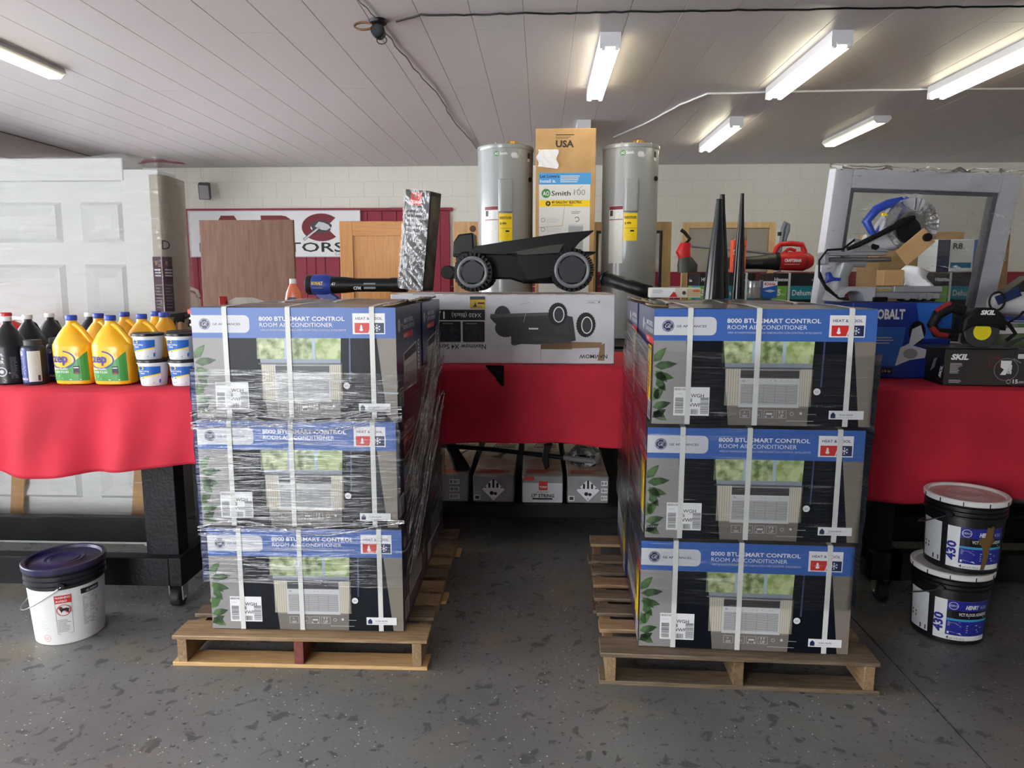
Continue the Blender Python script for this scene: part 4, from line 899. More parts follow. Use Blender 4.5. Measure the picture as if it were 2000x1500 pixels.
for cx, cz, rr in ((-.29, .1145, .112), (.275, .1265, .124)):
    for s in (-1, 1):
        y0_, y1_ = (-.27, -.165) if s < 0 else (.165, .27)
        w_ = MB(); n = 26
        w_.cyl((cx, y0_ + .008, cz), (cx, y1_ - .008, cz), rr - .028, n=48)
        for k in range(n):
            for j in range(3):
                a = 2 * pi * (k + (.5 if j == 1 else 0)) / n; yy = y0_ + .018 + j * (y1_ - y0_ - .036) / 2
                w_.obox((cx + (rr - .016) * cos(a), yy, cz + (rr - .016) * sin(a)), (.030, .026, .0115), (0, -a, 0))
        wo = w_.build('wheel', blackplastic, t)
        yo = y0_ if s < 0 else y1_; yi = yo - s * .012
        pr = []
        MB().tube([(cx + (rr - .033) * cos(a), yo - s * .006, cz + (rr - .033) * sin(a)) for a in [i * 2 * pi / 40 for i in range(40)]], .0115, 8, closed=True).build('rim', rimg, wo)
        h_ = MB().cyl((cx, yi, cz), (cx, yo, cz), rr - .042, rr - .05, n=32)
        for k in range(5):
            a = k * 2 * pi / 5 + .3; h_.obox((cx + (rr - .045) * cos(a), (yi + yo) / 2, cz + (rr - .045) * sin(a)), (.02, .014, .03), (0, -a, 0))
        h_.build('hub', M('hub_charcoal', (38, 40, 44), .5), wo, bevel=.002)
MB().cyl((-.24, -.13, .20), (-.24, -.13, .245), .028, n=16).build('suspension_post', greyplastic, t)
MB().cyl((.275, -.17, .122), (.275, .17, .122), .02).build('axle', dullblack, t); MB().cyl((-.29, -.17, .115), (-.29, .17, .115), .02).build('axle', dullblack, t)
# tall trimmer carton in torn film
t = thing('trimmer_carton', 'tall black trimmer carton in torn shiny film, leaning beside the mower', 'box', (-.775, 4.22, 1.476), (0, R(6.5), R(-20)))
MB().box(-.085, .085, 0, .13, 0, .575).build('body', M('black_carton', (34, 34, 36), .35), t, bevel=.005)
A = Art(); A.rect(-.045, .49, .03, .56, red, 1); A.text('TORO', -.038, .50, .016, white, 2, w=.06, bold=.03); A.poly([(-.03, .55), (-.02, .525), (-.01, .55)], black, 2)
for k, s in enumerate(('CORDLESS 17 in.', 'STRING TRIMMER', 'DESBROZADORA', '43 cm (17 po)', 'RECORTADORA DE HILO', '43 cm (17 pulg.)')): A.text(s, -.06, .462 - k * .027, .0125, white, 2, w=.125 if k % 2 == 0 else .10, bold=.012)
A.build('front_print', t, front(0, -.0005, 0), .0005)
A = Art(); A.rect(.01, .02, .12, .55, M('carton_worn_side', (120, 110, 96), .6, var=(9, (80, 72, 64), .4, .6)), 1); A.build('side_print', t, flat((.085, 0, 0), (0, 1, 0), (0, 0, 1)), .0005)
b = MB(); b.grid(24, 60, lambda u, v: ((-.087 + .174 * u, -.006 - .004 * abs(sin(18 * v + 6 * u)) - .002 * sin(40 * v + 9 * u), .0 + .577 * v))); b.build('torn_film', film('torn_film', base=.04, crease=.5, scale=(22, 22, 9), lo=.58, hi=.68, rough=.14, bump=.8), t)
# ------------------------------------------------------------ water heaters and carton
tank = M('heater_enamel', (148, 152, 152), .28, coat=.4, spec=.6); brass = M('brass', (186, 142, 70), .35, metal=1); lab_w = M('label_white', (226, 226, 222), .5)
def heater(label, loc, rz):
    t = thing('water_heater', label, 'water heater', loc, rz, group='grey water heaters'); r = .230; Hh = 1.57
    MB().lathe([(r - .004, 0), (r, .004), (r, Hh - .03)], 64).build('tank', tank, t)
    MB().lathe([(r + .004, Hh - .035), (r + .006, Hh - .03), (r + .006, Hh - .004), (r, Hh), (.02, Hh + .004)], 64).build('top_cap', tank, t)
    for a in (-.09, .07): MB().cyl((a, .0, Hh), (a, .0, Hh + .03), .018, n=14).build('pipe_nipple', brass if a > 0 else steel, t)
    MB().cyl((.06, -.05, Hh), (.06, -.05, Hh + .045), .03, n=16).obox((.06, -.06, Hh + .03), (.09, .03, .02)).build('relief_valve', brass, t)
    for a in range(5): MB().cyl((.2 * cos(a * 1.3 + .4), .2 * sin(a * 1.3 + .4), Hh), (.2 * cos(a * 1.3 + .4), .2 * sin(a * 1.3 + .4), Hh + .012), .007, n=8).build('screw', steel, t)
    def fr(u, v, d): return ((r + d) * sin(u / r), -(r + d) * cos(u / r), v)
    g = lambda x0, x1, z0, z1, d0: MB().grid(8, 1, lambda u, v: fr(x0 + (x1 - x0) * u, z0 + (z1 - z0) * v, d0))
    MB().loft([(1.03, 0, -.20, .055, .048, 6), (1.035, 0, -.20, .058, .052, 6), (1.285, 0, -.20, .058, .052, 6), (1.292, 0, -.20, .053, .046, 6)], 32).build('access_panel', tank, t, bevel=.003)
    MB().cyl((.20, -.125, 1.30), (.206, -.13, 1.30), .02, n=16).build('side_port', dullblack, t)
    A = Art(); badge = M('badge_silver', (196, 198, 200), .3, metal=.5)
    A.rrect(-.11, Hh - .115, .115, Hh - .045, .03, badge, 1, (0, 0, 1, 1)); A.disc(-.072, Hh - .078, .021, green, 2, 20); A.text('AO', -.072, Hh - .088, .020, white, 3, al='C', w=.032, bold=.02); A.text('Smith', -.048, Hh - .088, .022, white, 2, w=.062, bold=.02); A.rrect(.045, Hh - .112, .10, Hh - .068, .018, lgrey, 2); A.text('100', .072, Hh - .10, .02, white, 3, al='C', w=.036)
    put = lambda n: A.build(n, t, lambda u, v, d: fr(u, v, d + .0006), .0006)
    put('badge'); A = Art()
    A.rect(-.055, .80, .055, 1.02, yellow, 3, 6); A.text('ENERGYGUIDE', -.048, .975, .020, black, 4, w=.095, bold=.03); A.text('$ 494', -.045, .932, .018, black, 4, w=.05, bold=.03); A.rect(-.048, .90, .048, .902, black, 4, 4); A.rect(.0, .872, .03, .885, black, 4); A.lines(-.045, .83, .04, .862, 4, M('yellow_print_text'), 4, 3, .3)
    put('energy_label'); A = Art()
    A.rect(-.19, .62, -.06, 1.08, lab_w, 1, 8); A.rect(-.188, 1.05, -.062, 1.078, wr, 2, 6); A.rect(-.18, 1.0, -.15, 1.045, dgrey, 2, 2); A.lines(-.14, .985, -.07, 1.04, 6, grey, 2, 3, .3); A.rect(-.188, .968, -.062, .974, wr, 2, 6); A.lines(-.185, .84, -.068, .96, 12, grey, 2, 4, .3); A.lines(-.185, .63, -.068, .83, 16, M('label_faint', (190, 186, 190), .5), 2, 8, .45)
    put('warning_label'); A = Art()
    A.rect(.06, .22, .16, .33, lab_w, 1, 4); A.lines(.07, .23, .15, .31, 6, grey, 2, 5, .3); put('rating_label'); A = Art(); A.rect(.205, Hh - .13, .24, Hh - .06, dgrey, 1, 2); A.rect(.205, Hh - .13, .24, Hh - .105, white, 2, 2)
    put('side_sticker')
    return t
heater('grey water heater tank with yellow energy label, beside the trimmer carton', (-.305, 6.14, 1.0505), R(3))
heater('grey water heater tank with yellow energy label, under the end of the white cable', (.735, 6.14, 1.0505), R(-4))
t = thing('heater_carton', 'tall brown water heater carton standing between the two tanks', 'box', (.19, 5.90, 1.0505), R(.0))
MB().box(-.24, .24, 0, .47, 0, 1.68).build('body', cardboard, t, bevel=.006)
A = Art(); skyb = M('print_sky_blue', (74, 158, 220), .45); bk2 = M('print_dark_brown', (58, 44, 30), .6)
A.text('USA', -.08, 1.535, .05, bk2, 1, w=.145, bold=.04); A.rect(-.08, 1.625, .065, 1.632, bk2, 1); A.lines(-.08, 1.60, .065, 1.618, 2, bk2, 1, 3, .35)
A.rect(-.215, 1.245, .205, 1.335, skyb, 1); A.rect(-.212, .15, .20, 1.245, lab_w, 1); A.text("Let Lowe's", -.205, 1.298, .024, navy, 2, w=.155, bold=.02); A.text('Install it.', -.205, 1.260, .024, white, 2, w=.13, bold=.02); A.lines(-.04, 1.262, .12, 1.322, 4, white, 2, 5, .4)
A.disc(-.155, 1.175, .036, green, 2, 26); A.text('AO', -.155, 1.158, .034, white, 3, al='C', w=.052, bold=.02); A.text('Smith', -.112, 1.158, .036, black, 2, w=.155, bold=.012); A.text('100', .07, 1.16, .046, grey, 2, w=.09)
A.rect(-.21, 1.07, .20, 1.122, yellow, 2); A.disc(-.138, 1.095, .02, black, 3, 20); A.poly([(-.134, 1.112), (-.148, 1.092), (-.139, 1.093), (-.143, 1.079), (-.128, 1.099), (-.137, 1.098)], yellow, 4); A.text('40 GALLON* ELECTRIC', -.11, 1.096, .02, black, 3, w=.245, bold=.03); A.rect(-.11, 1.08, .06, 1.086, M('yellow_print_text'), 3)
for k in range(3): A.ring(-.178, .965 - k * .075, .017, .003, dgrey, 2, 18); A.lines(-.15, .945 - k * .075, -.02, .985 - k * .075, 4, lgrey, 2, 4 + k, .4)
A.ring(.095, .97, .02, .005, dgrey, 2, 18, a0=-2.2, a1=5.3 - 2.2 - .4); A.rect(.025, .55, .15, .93, lgrey, 2); A.rect(.03, .56, .145, .915, M('printed_tank', (168, 172, 172), .4), 3); A.lines(.05, 1.015, .14, 1.04, 2, grey, 2, 3, .4)
A.line(.14, 1.235, .06, 1.17, .003, grey, 4); A.line(.0, 1.12, -.02, .92, .003, cardboard, 4); A.line(-.02, .92, -.21, .905, .004, cardboard, 4)
A.build('front_print', t, front(0, -.0005, 0), .0005)
MB().grid(10, 10, lambda u, v: (-.225 + .16 * u + .01 * sin(9 * v), -.006 - .012 * abs(sin(7 * u + 5 * v)), 1.385 + .13 * v - .02 * u * (1 - v))).build('paper_sheet', white, t)

# ------------------------------------------------------------ low shelf: trimmer cartons, trimmer, bag
SZ = .2155
tcard = M('trimmer_carton_photo', (196, 180, 156), .5, var=(4, (150, 120, 104), .42, .66)); tside = M('trimmer_carton_grey', (150, 150, 152), .5, var=(8, (120, 120, 122), .4, .7))
def trimmer_box(label, x, y, rz, kind, wd=.245, hh=.165):
    t = thing('string_trimmer_carton', label, 'box', (x, y, SZ), R(rz * .4), group='string trimmer cartons')
    MB().box(-wd / 2, wd / 2, 0, .86, 0, hh).build('body', tside, t, bevel=.008)
    A = Art(); A.rect(-wd / 2 + .004, .01, wd / 2 - .004, .85, tcard, 1); A.rect(-wd / 2 + .004, .60, wd / 2 - .004, .85, M('cream_card', (222, 210, 184), .5), 2)
    A.text('STRING', -.05, .77, .034, black, 3, w=.15, bold=.04, shear=.2); A.text('TRIMMER', -.06, .71, .034, black, 3, w=.16, bold=.04, shear=.2); A.rect(-.04, .82, .05, .845, red, 3)
    A.poly([(-.05, .45), (.0, .50), (.05, .62), (.07, .63), (.03, .50), (.02, .40)], dgrey, 3); A.lines(-.1, .05, .1, .14, 5, red, 3, int(x * 100) + 90, .5)
    A.build('top_print', t, flat((0, 0, hh), (1, 0, 0), (0, 1, 0)), .0006)
    A = Art()
    if kind == 0: [A.rect(.01, .02 + k * .045, .07, .05 + k * .045, white, 1).bars(.015, .025 + k * .045, .065, .045 + k * .045, 9, black, 2, k) for k in range(3)]
    if kind in (1, 3):
        s = .068; A.poly([(0, .012), (s, .012 + s), (0, .012 + 2 * s), (-s, .012 + s)], white, 1)
        for k in range(-2, 3): A.poly([(k * .024 - .006, .09), (k * .024 + .006, .09), (k * .024 + .006, .148 - abs(k * .024) - .004), (k * .024 - .006, .148 - abs(k * .024) - .004)], black, 2)
        A.disc(-.01, .058, .012, black, 2, 10); A.disc(.012, .055, .010, black, 2, 8); A.text('9', 0, .022, .012, black, 2, al='C')
        if kind == 3: [A.rect(.078, .02 + k * .045, .115, .048 + k * .045, white, 1).bars(.081, .025 + k * .045, .112, .043 + k * .045, 7, black, 2, k) for k in range(3)]
        A.rect(-.115, .015, -.08, .045, white, 1); A.rect(-.11, .02, -.085, .04, dgrey, 2)
    if kind == 2:
        A.rect(-.118, .0, .118, .12, lgrey, 1); A.rect(-.022, .075, .03, .13, red, 2); A.text('TORO', -.018, .09, .011, white, 3, w=.044, bold=.03); A.text('60V BATTERY', -.035, .06, .008, dgrey, 3, w=.075); A.text('17" STRING', -.065, .032, .02, black, 3, w=.135, bold=.03); A.rect(-.06, .018, .06, .028, black, 3)
        A.rect(-.11, .135, -.05, .158, red, 2)
    A.build('end_print', t, front(0, -.0006, 0), .0006)
    return t
trimmer_box('string trimmer carton with three barcode stickers on its end', -.552, 4.10, 1, 0)
trimmer_box('string trimmer carton with a striped diamond, next to the three-barcode carton', -.278, 4.10, -1, 1)
trimmer_box('string trimmer carton with large size lettering and a red logo on its end', .015, 4.11, 1, 2)
trimmer_box('string trimmer carton with a striped diamond and the cable bag on it', .285, 4.10, 0, 3)
t = thing('string_trimmer', 'black string trimmer lying across the trimmer cartons', 'trimmer', (0, 4.20, .398))
MB().tube([(-.62, 0, .14), (-.3, 0, .118), (.02, 0, .085), (.16, 0, .07)], .0135, 12).build('shaft', dullblack, t); MB().tube([(.14, 0, .072), (.24, .0, .06), (.33, 0, .05)], .017, 12).build('coupler', greyplastic, t)
MB().prism([(.02, .15), (.075, .16), (.05, .10), (.055, .02), (.03, .0), (.012, .06)], 'xz', -.03, .03).build('grip', dullblack, t, bevel=.006)
MB().loft([(.0, -.475, -.02, .052, .05, 3), (.04, -.49, -.02, .045, .045, 3), (.10, -.52, -.01, .036, .03, 3), (.15, -.55, 0, .035, .03, 3)], 20).build('motor_head', dullblack, t)
t = thing('cable_bag', 'clear plastic bag holding a coiled black charger lead', 'bag', (.285, 4.47, SZ + .168))
q = random.Random(3)
MB().loft([(0, 0, 0, .10, .16, 2.5), (.02, 0, 0, .115, .17, 2.5), (.055, .01, .01, .10, .15, 2.2), (.085, .0, .02, .06, .10, 2)], 30).build('bag_film', film('bag_film', base=.12, crease=.6, scale=(20, 20, 20), lo=.5, hi=.62, bump=1.), t)
MB().tube([(.0 + .05 * cos(a) + .004 * k, -.06 + .018 * sin(a), .03 + .004 * k) for k in range(4) for a in [i * pi / 6 for i in range(12)]], .006, 8).build('lead', dullblack, t)
MB().box(-.05, .04, .02, .1, .012, .05).build('charger', greyplastic, t, bevel=.006)
t = thing('window_carton', 'film-wrapped window with red and white labels behind the trimmer cartons', 'window', (.05, 5.12, 0))
MB().box(-.62, .66, .0, .09, .0, .78).build('sash', M('sash_grey_green', (92, 98, 90), .4), t, bevel=.006)
A = Art(); 
for x in (-.20, .30): A.rect(x, .34, x + .20, .56, white, 1); A.rect(x, .34, x + .2, .44, red, 2); A.text('Double Hung', x + .02, .41, .018, white, 3, w=.16, bold=.02); A.text('WINDOW', x + .04, .385, .012, white, 3, w=.1)
A.build('label', t, front(0, -.001, 0), .0008)

# ------------------------------------------------------------ behind the left cartons
def plain_box(name, label, x0, x1, y0, y1, z0, z1, m, cat='box', group=None, rz=0):
    t = thing(name, label, cat, ((x0 + x1) / 2, y0, z0), R(rz), group)
    MB().box(-(x1 - x0) / 2, (x1 - x0) / 2, 0, y1 - y0, 0, z1 - z0).build('body', m, t, bevel=.005)
    MB().box(-(x1 - x0) / 2 + .001, (x1 - x0) / 2 - .001, (y1 - y0) / 2 - .025, (y1 - y0) / 2 + .025, z1 - z0, z1 - z0 + .0008).build('tape', tape, t)
    return t
plain_box('brown_carton', 'brown carton under the blue blower', -1.55, -1.02, 4.60, 5.0, 1.0505, 1.40, cardboard)
plain_box('brown_carton', 'low brown carton under the orange bottle', -2.72, -1.57, 4.60, 5.0, 1.0505, 1.20, cardboard)
t = thing('leaf_blower', 'blue and black axial leaf blower lying on a brown carton', 'leaf blower', (-1.585, 4.80, 1.402), R(-1))
MB().lathe([(.058, 0), (.066, .01), (.066, .05), (.06, .055)], 32).build('intake_grille', dullblack, t, loc=(0, 0, .098), rot=(0, R(90), 0))
MB().lathe([(.066, 0), (.071, .01), (.071, .10), (.06, .13)], 32).build('motor_housing', blueplastic, t, loc=(.045, 0, .098), rot=(0, R(90), 0))
MB().lathe([(.058, 0), (.054, .1), (.045, .18), (.045, .40), (.049, .42), (.049, .52)], 32).build('tube', blackplastic, t, loc=(.165, 0, .098), rot=(0, R(90), 0))
MB().prism([(.06, .05), (.16, .05), (.22, .012), (.21, .0), (.10, .0), (.07, .02)], 'xz', -.03, .03).build('battery_foot', blueplastic, t, bevel=.006)
A = Art(); A.text('KOBALT', .055, .10, .02, yellow, 1, w=.075, bold=.03); A.rect(.055, .075, .13, .082, grey, 1); A.build('logo', t, lambda u, v, d: (u, -sin(math.acos(max(-1, min(1, (v - .098) / .0715)))) * .0717 - d, v), .0006)
A = Art(); A.text('24V', .175, .095, .02, white, 1, w=.035, bold=.02); A.text('CFM', .33, .068, .02, white, 1, w=.05, bold=.03); A.rect(.40, .072, .48, .112, grey, 1); A.text('120 MPH', .408, .086, .014, black, 2, w=.064, bold=.02)
A.build('print', t, lambda u, v, d: (u, -sin(math.acos(max(-1, min(1, (v - .098) / .056)))) * (.0565 if u < .3 else .0465) - d - (.0 if u > .3 else .0), v), .0006)
t = thing('orange_bottle', 'clear bottle of orange cleaner with white cap beside the blue blower', 'bottle', (-1.635, 4.68, 1.202), 0)
MB().loft([(0, 0, 0, .055, .04, 3), (.2, 0, 0, .058, .042, 3), (.25, 0, 0, .05, .04, 2.5), (.295, -.005, 0, .026, .026, 2), (.31, -.005, 0, .02, .02, 2)], 28).build('body', M('orange_liquid', (226, 120, 84), .25), t)
MB().lathe([(.022, .308), (.022, .336), (.018, .34)], 20, (-.005, 0, 0)).build('cap', whiteplastic, t)
A = Art(); A.rrect(-.03, .10, .03, .22, .012, navy, 1); A.text('FABULOSO', -.024, .18, .01, white, 2, w=.048, bold=.02); A.build('label', t, front(0, -.0435, 0), .0005)
t = thing('clear_jug', 'cloudy plastic jug with moulded handle beside the wrapped doors', 'jug', (-2.42, 4.78, 1.202), R(10))
MB().loft([(0, 0, 0, .085, .06, 4), (.2, 0, 0, .09, .062, 4), (.235, -.01, 0, .078, .055, 3), (.262, -.03, 0, .03, .03, 2), (.28, -.03, 0, .026, .026, 2)], 28).build('body', M('cloudy_plastic', (190, 184, 180), .35), t)
MB().tube([(-.005, 0, .262), (.04, 0, .275), (.075, 0, .258), (.085, 0, .215)], .013, 10).build('handle', M('cloudy_plastic'), t); MB().lathe([(.03, .276), (.03, .296)], 20, (-.03, 0, 0)).build('cap', whiteplastic, t)
for lab, x, y, m in (('amber spray bottle with black trigger behind the yellow jugs', -1.795, 3.635, M('amber_plastic', (120, 78, 40), .3)), ('tan spray bottle with black trigger behind the yellow jugs', -1.885, 3.745 - .09, M('tan_plastic', (186, 150, 104), .4))):
    t = thing('spray_bottle', lab, 'spray bottle', (x, y, TZ), R(20))
    MB().loft([(0, 0, 0, .036, .028, 2.6), (.16, 0, 0, .036, .028, 2.6), (.21, 0, 0, .018, .018, 2), (.26, 0, 0, .015, .015, 2)], 24).build('body', m, t)
    MB().prism([(-.05, .30), (.03, .31), (.04, .285), (.018, .27), (.018, .255), (-.018, .255), (-.018, .278), (-.03, .235), (-.04, .24), (-.03, .285), (-.05, .285)], 'xz', -.012, .012).build('trigger', dullblack, t, bevel=.003)
t = thing('work_gloves', 'pair of white work gloves lying on the low brown carton', 'gloves', (-1.98, 4.7, 1.202), R(5))
MB().loft([(0, 0, 0, .13, .05, 2.4), (.10, 0, 0, .14, .055, 2.4), (.19, .01, 0, .12, .05, 2.2), (.215, 0, 0, .06, .03, 2)], 24).build('glove_stack', M('knit_white', (222, 220, 214), .8, bump=(200, .5)), t)
MB().box(-.15, -.11, -.05, .0, .12, .225).build('red_tag', redplastic, t, bevel=.005)
# standing panels and doors
t = thing('plywood_panel', 'plain brown veneer door slab standing in front of the shop sign', 'door', (-2.47, 5.95, 0), (R(-1), 0, 0))
MB().box(-.405, .395, 0, .035, 0, 2.03).build('slab', wood('brown_veneer', (122, 88, 72), (142, 106, 88), (9, 9, .8), .55, 4), t, bevel=.003)
MB().box(-.4055, .3955, .001, .034, 2.028, 2.032).build('edge_band', wood('veneer_edge', (146, 112, 80), (164, 130, 96), (4, 4, 4)), t)
oak = wood('oak', (190, 130, 68), (208, 150, 86), (14, 14, .7), .45, 5); oakh = wood('oak_rail', (184, 124, 62), (204, 146, 82), (.7, 14, 14), .45, 5)
t = thing('oak_door', 'honey oak cabinet door with recessed panel beside the brown slab', 'cabinet door', (-1.36, 5.98, 0), (R(-.6), 0, 0))
MB().box(-.33, -.22, 0, .03, 0, 2.02).build('stile', oak, t, bevel=.003); MB().box(.22, .33, 0, .03, 0, 2.02).build('stile', oak, t, bevel=.003)
for z in ((1.90, 2.02), (0, .12), (.95, 1.06)): MB().box(-.22, .22, 0, .03, *z).build('rail', oakh, t, bevel=.003)
for z in ((.12, .95), (1.06, 1.90)): MB().box(-.22, .22, .012, .024, *z).build('panel', oak, t)
t = thing('pine_door', 'knotty pine board standing behind the water heater', 'board', (-.56, 6.62, 0), (R(-.5), 0, 0))
MB().box(-.25, .25, 0, .03, 0, 2.065).build('board', wood('knotty_pine', (196, 150, 96), (214, 172, 120), (10, 10, .9), .5, 4), t, bevel=.003)
MB().cyl((-.07, -.001, 2.0), (-.07, .002, 2.0), .03, n=18).build('knot', M('knot_brown', (92, 54, 30), .6), t); MB().box(-.12, .2, -.004, .0, 1.0, 1.85).build('panel', wood('pine_panel', (186, 136, 80), (204, 158, 104), (12, 12, .9)), t)
pinef = wood('pine_frame', (206, 172, 120), (220, 190, 142), (10, 10, 1.), .55, 4); tint = film('smoked_glass', (.74, .72, .70, 1), base=.02, crease=0, bump=0, rough=.05)
def pine_frame(label, x0, x1, y, st, inner):
    t = thing('pine_frame', label, 'frame', ((x0 + x1) / 2, y, 0), (R(-.5), 0, 0)); h = (x1 - x0) / 2
    MB().box(-h, -h + st, 0, .05, 0, 2.06).build('stile', pinef, t, bevel=.003); MB().box(h - st, h, 0, .05, 0, 2.06).build('stile', pinef, t, bevel=.003)
    for z in ((2.06 - st, 2.06), (0, .1)): MB().box(-h + st, h - st, 0, .05, *z).build('rail', pinef, t, bevel=.003)
    MB().box(-h + st, h - st, .02, .026, .1, 2.06 - st).build('pane', tint, t)
    if inner:
        for a in ((-h + st, -h + st + .022, .1, 2.06 - st), (h - st - .022, h - st, .1, 2.06 - st), (-h + st + .022, h - st - .022, 2.06 - st - .022, 2.06 - st)): MB().box(a[0], a[1], .004, .045, a[2], a[3]).build('weather_strip', dgrey, t)
pine_frame('pine door frame with dark inner strip beside the water heater', .42, 1.185, 6.64, .08, True)
pine_frame('wide pine frame standing behind the black nozzles', 1.30, 2.14, 6.70, .055, False)

# ------------------------------------------------------------ on the weathered-pallet cartons
CT = 1.442
def nozzle(label, x, y, r, h, fl, lean):
    t = thing('blower_nozzle', label, 'nozzle', (x, y, CT), (0, R(lean), 0), group='black blower nozzles')
    MB().loft([(0, 0, 0, r, r * fl, 2.4), (h * .08, 0, 0, r * .96, r * fl * .96, 2.4), (h * .5, 0, 0, r * .68, r * fl * .68, 2.2), (h * .85, 0, 0, r * .36, r * fl * .36, 2), (h, 0, 0, r * .27, r * fl * .27, 2)], 28).build('cone', M('nozzle_gloss', (18, 20, 26), .22), t)
    MB().loft([(h, 0, 0, r * .27, r * fl * .27, 2), (h + .006, 0, 0, r * .27, r * fl * .27, 2)], 20).build('tip_ring', dullblack, t)
    MB().tube([(-r * .15, -r * fl * .98, .01), (-r * .1, -r * fl * .6, h * .5), (-r * .03, -r * fl * .3, h * .9)], .0025, 6).build('seam_rib', blackplastic, t)
nozzle('stout black blower nozzle standing upright, shortest of the three', .825, 3.46, .050, .46, 1.0, 1)
nozzle('black blower nozzle standing upright just behind the stout one', .895, 3.62, .043, .50, 1.0, -1)
nozzle('slender black blower nozzle standing upright, tallest of the three', .950, 3.50, .031, .49, 1.0, 0)
t = thing('blower_tube', 'short black blower tube with open mouth lying beside the mower', 'blower tube', (.345, 4.00, 1.545), (0, R(15), R(-38)))
MB().lathe([(.036, 0), (.036, .12), (.033, .15), (.036, .16), (.036, .30)], 28, caps=False).build('barrel', blackplastic, t, rot=(0, R(90), 0), solid=.003)
MB().lathe([(.037, 0), (.04, .004), (.04, .012), (.037, .014)], 28, caps=False).build('mouth_ring', blackplastic, t, rot=(0, R(90), 0), solid=.003)
t = thing('tool_box_small', 'small flat white box with a red tool picture lying on the cartons', 'box', (.69, 3.72, CT), R(-2))
MB().box(-.13, .13, 0, .09, 0, .052).build('body', M('offwhite_card', (218, 212, 196), .5), t, bevel=.003)
A = Art(); A.rect(-.128, .002, .0, .05, white, 1); A.poly([(-.03, .004), (-.01, .03), (.0, .028), (.012, .004)], red, 2); A.rect(.06, .006, .12, .045, M('tan_print', (196, 172, 134), .5), 1); A.rect(.09, .03, .125, .04, orange, 2); A.lines(-.115, .025, -.05, .045, 3, grey, 2, 3, .3); A.disc(.045, .025, .01, dgrey, 2, 12)
A.build('front_print', t, front(0, -.0005, 0), .0005)
t = thing('glass_jar', 'small clear jar with shiny metal lid standing on the cartons', 'jar', (1.085, 3.70, CT))
MB().lathe([(.03, 0), (.032, .004), (.032, .035), (.028, .05), (.028, .055)], 28).build('jar', M('jar_glass', (170, 168, 160), .1, spec=.8), t); MB().lathe([(.031, .055), (.031, .082), (.028, .086)], 28).build('lid', steel, t)
t = thing('detergent_box', 'small blue and white packet beside the clear jar', 'packet', (1.165, 3.70, CT), R(4))
MB().box(-.038, .038, 0, .04, 0, .085).build('body', M('packet_blue', (38, 92, 176), .4), t, bevel=.003)
A = Art(); A.poly([(-.037, .05), (.037, .065), (.037, .084), (-.037, .084)], white, 1); A.text('Kidde', -.03, .064, .014, red, 2, w=.055, bold=.03, shear=.2); A.poly([(-.03, .035), (.0, .043), (.03, .035), (.0, .028)], lgrey, 1); A.build('front_print', t, front(0, -.0005, 0), .0005)

# ------------------------------------------------------------ back table, right of the heaters
dk = M('dehumidifier_black', (26, 28, 32), .4); tl = M('dehumidifier_teal', (30, 134, 156), .4); lg2 = M('dehumidifier_lime', (124, 186, 70), .4)
def dehumidifier(label, x, y, rz):
    t = thing('dehumidifier_carton', label, 'box', (x, y, 1.0505), R(rz), group='dehumidifier cartons')
    MB().box(-.21, .21, 0, .34, 0, .535).build('body', dk, t, bevel=.004)
    A = Art(); A.rect(-.21, .34, .21, .44, tl, 1); A.text('Dehumidifier', -.06, .37, .04, white, 2, w=.25, bold=.015); A.rect(-.21, .29, -.10, .44, lg2, 2); A.text('35', -.195, .37, .045, white, 3, w=.05, bold=.03); A.text('PINT', -.14, .37, .014, white, 3, w=.03); A.text('Hisense', -.195, .475, .026, white, 2, w=.10, bold=.03); A.text('Hisense', .08, .475, .018, lgrey, 2, w=.08); A.disc(-.155, .22, .02, white, 2, 16); A.lines(-.19, .15, -.12, .18, 2, lgrey, 2, 3, .4)
    A.build('front_print', t, front(0, -.0006, 0), .0006)
    A = Art(); A.rect(.0, .34, .34, .44, teal, 1); A.rect(.0, .29, .12, .44, lg2, 2); A.text('Dehumidifier', .13, .37, .03, white, 2, w=.19); A.text('Hisense', .03, .47, .022, white, 2, w=.09, bold=.02); A.rect(.15, .12, .25, .24, dgrey, 2); A.frame(.15, .12, .25, .24, .004, grey, 3)
    A.build('side_print', t, flat((-.21, .34, 0), (0, -1, 0), (0, 0, 1)), .0006)
    for x_ in (-.085, .14): MB().box(x_ - .008, x_ + .008, -.003, .342, .535, .538).box(x_ - .008, x_ + .008, -.0035, -.001, .0, .538).build('strap', strapm, t)
dehumidifier('black and teal dehumidifier carton behind the black nozzles', 1.39, 5.42, 2)
dehumidifier('black and teal dehumidifier carton under the red blower', 1.93, 5.42, 0)
dehumidifier('black and teal dehumidifier carton seen through the wrapped window', 3.10, 5.42, 0)
t = thing('red_leaf_blower', 'red and black cordless leaf blower lying on the dehumidifier cartons', 'leaf blower', (1.76, 5.625, 1.592), R(0))
MB().tube([(-.40, 0, .06), (-.33, 0, .065), (-.32, 0, .07), (-.1, 0, .075), (.05, 0, .085)], [.038, .040, .046, .05, .066], 24).build('tube', M('blower_tube_black', (30, 30, 30), .4), t)
MB().loft([(.05, 0, 0, .066, .066, 2), (.12, 0, 0, .07, .07, 2.2), (.24, 0, 0, .075, .075, 2.2), (.29, 0, 0, .06, .06, 2), (.32, 0, 0, .04, .04, 2)], 28).build('motor_housing', redplastic, t, loc=(0, 0, .085), rot=(0, R(90), 0))
MB().tube([(.03, 0, .13), (.045, 0, .185), (.075, 0, .215), (.16, 0, .218), (.235, 0, .21), (.255, 0, .16), (.26, 0, .12)], [.02, .02, .019, .019, .021, .022, .024], 14).build('handle', redplastic, t)
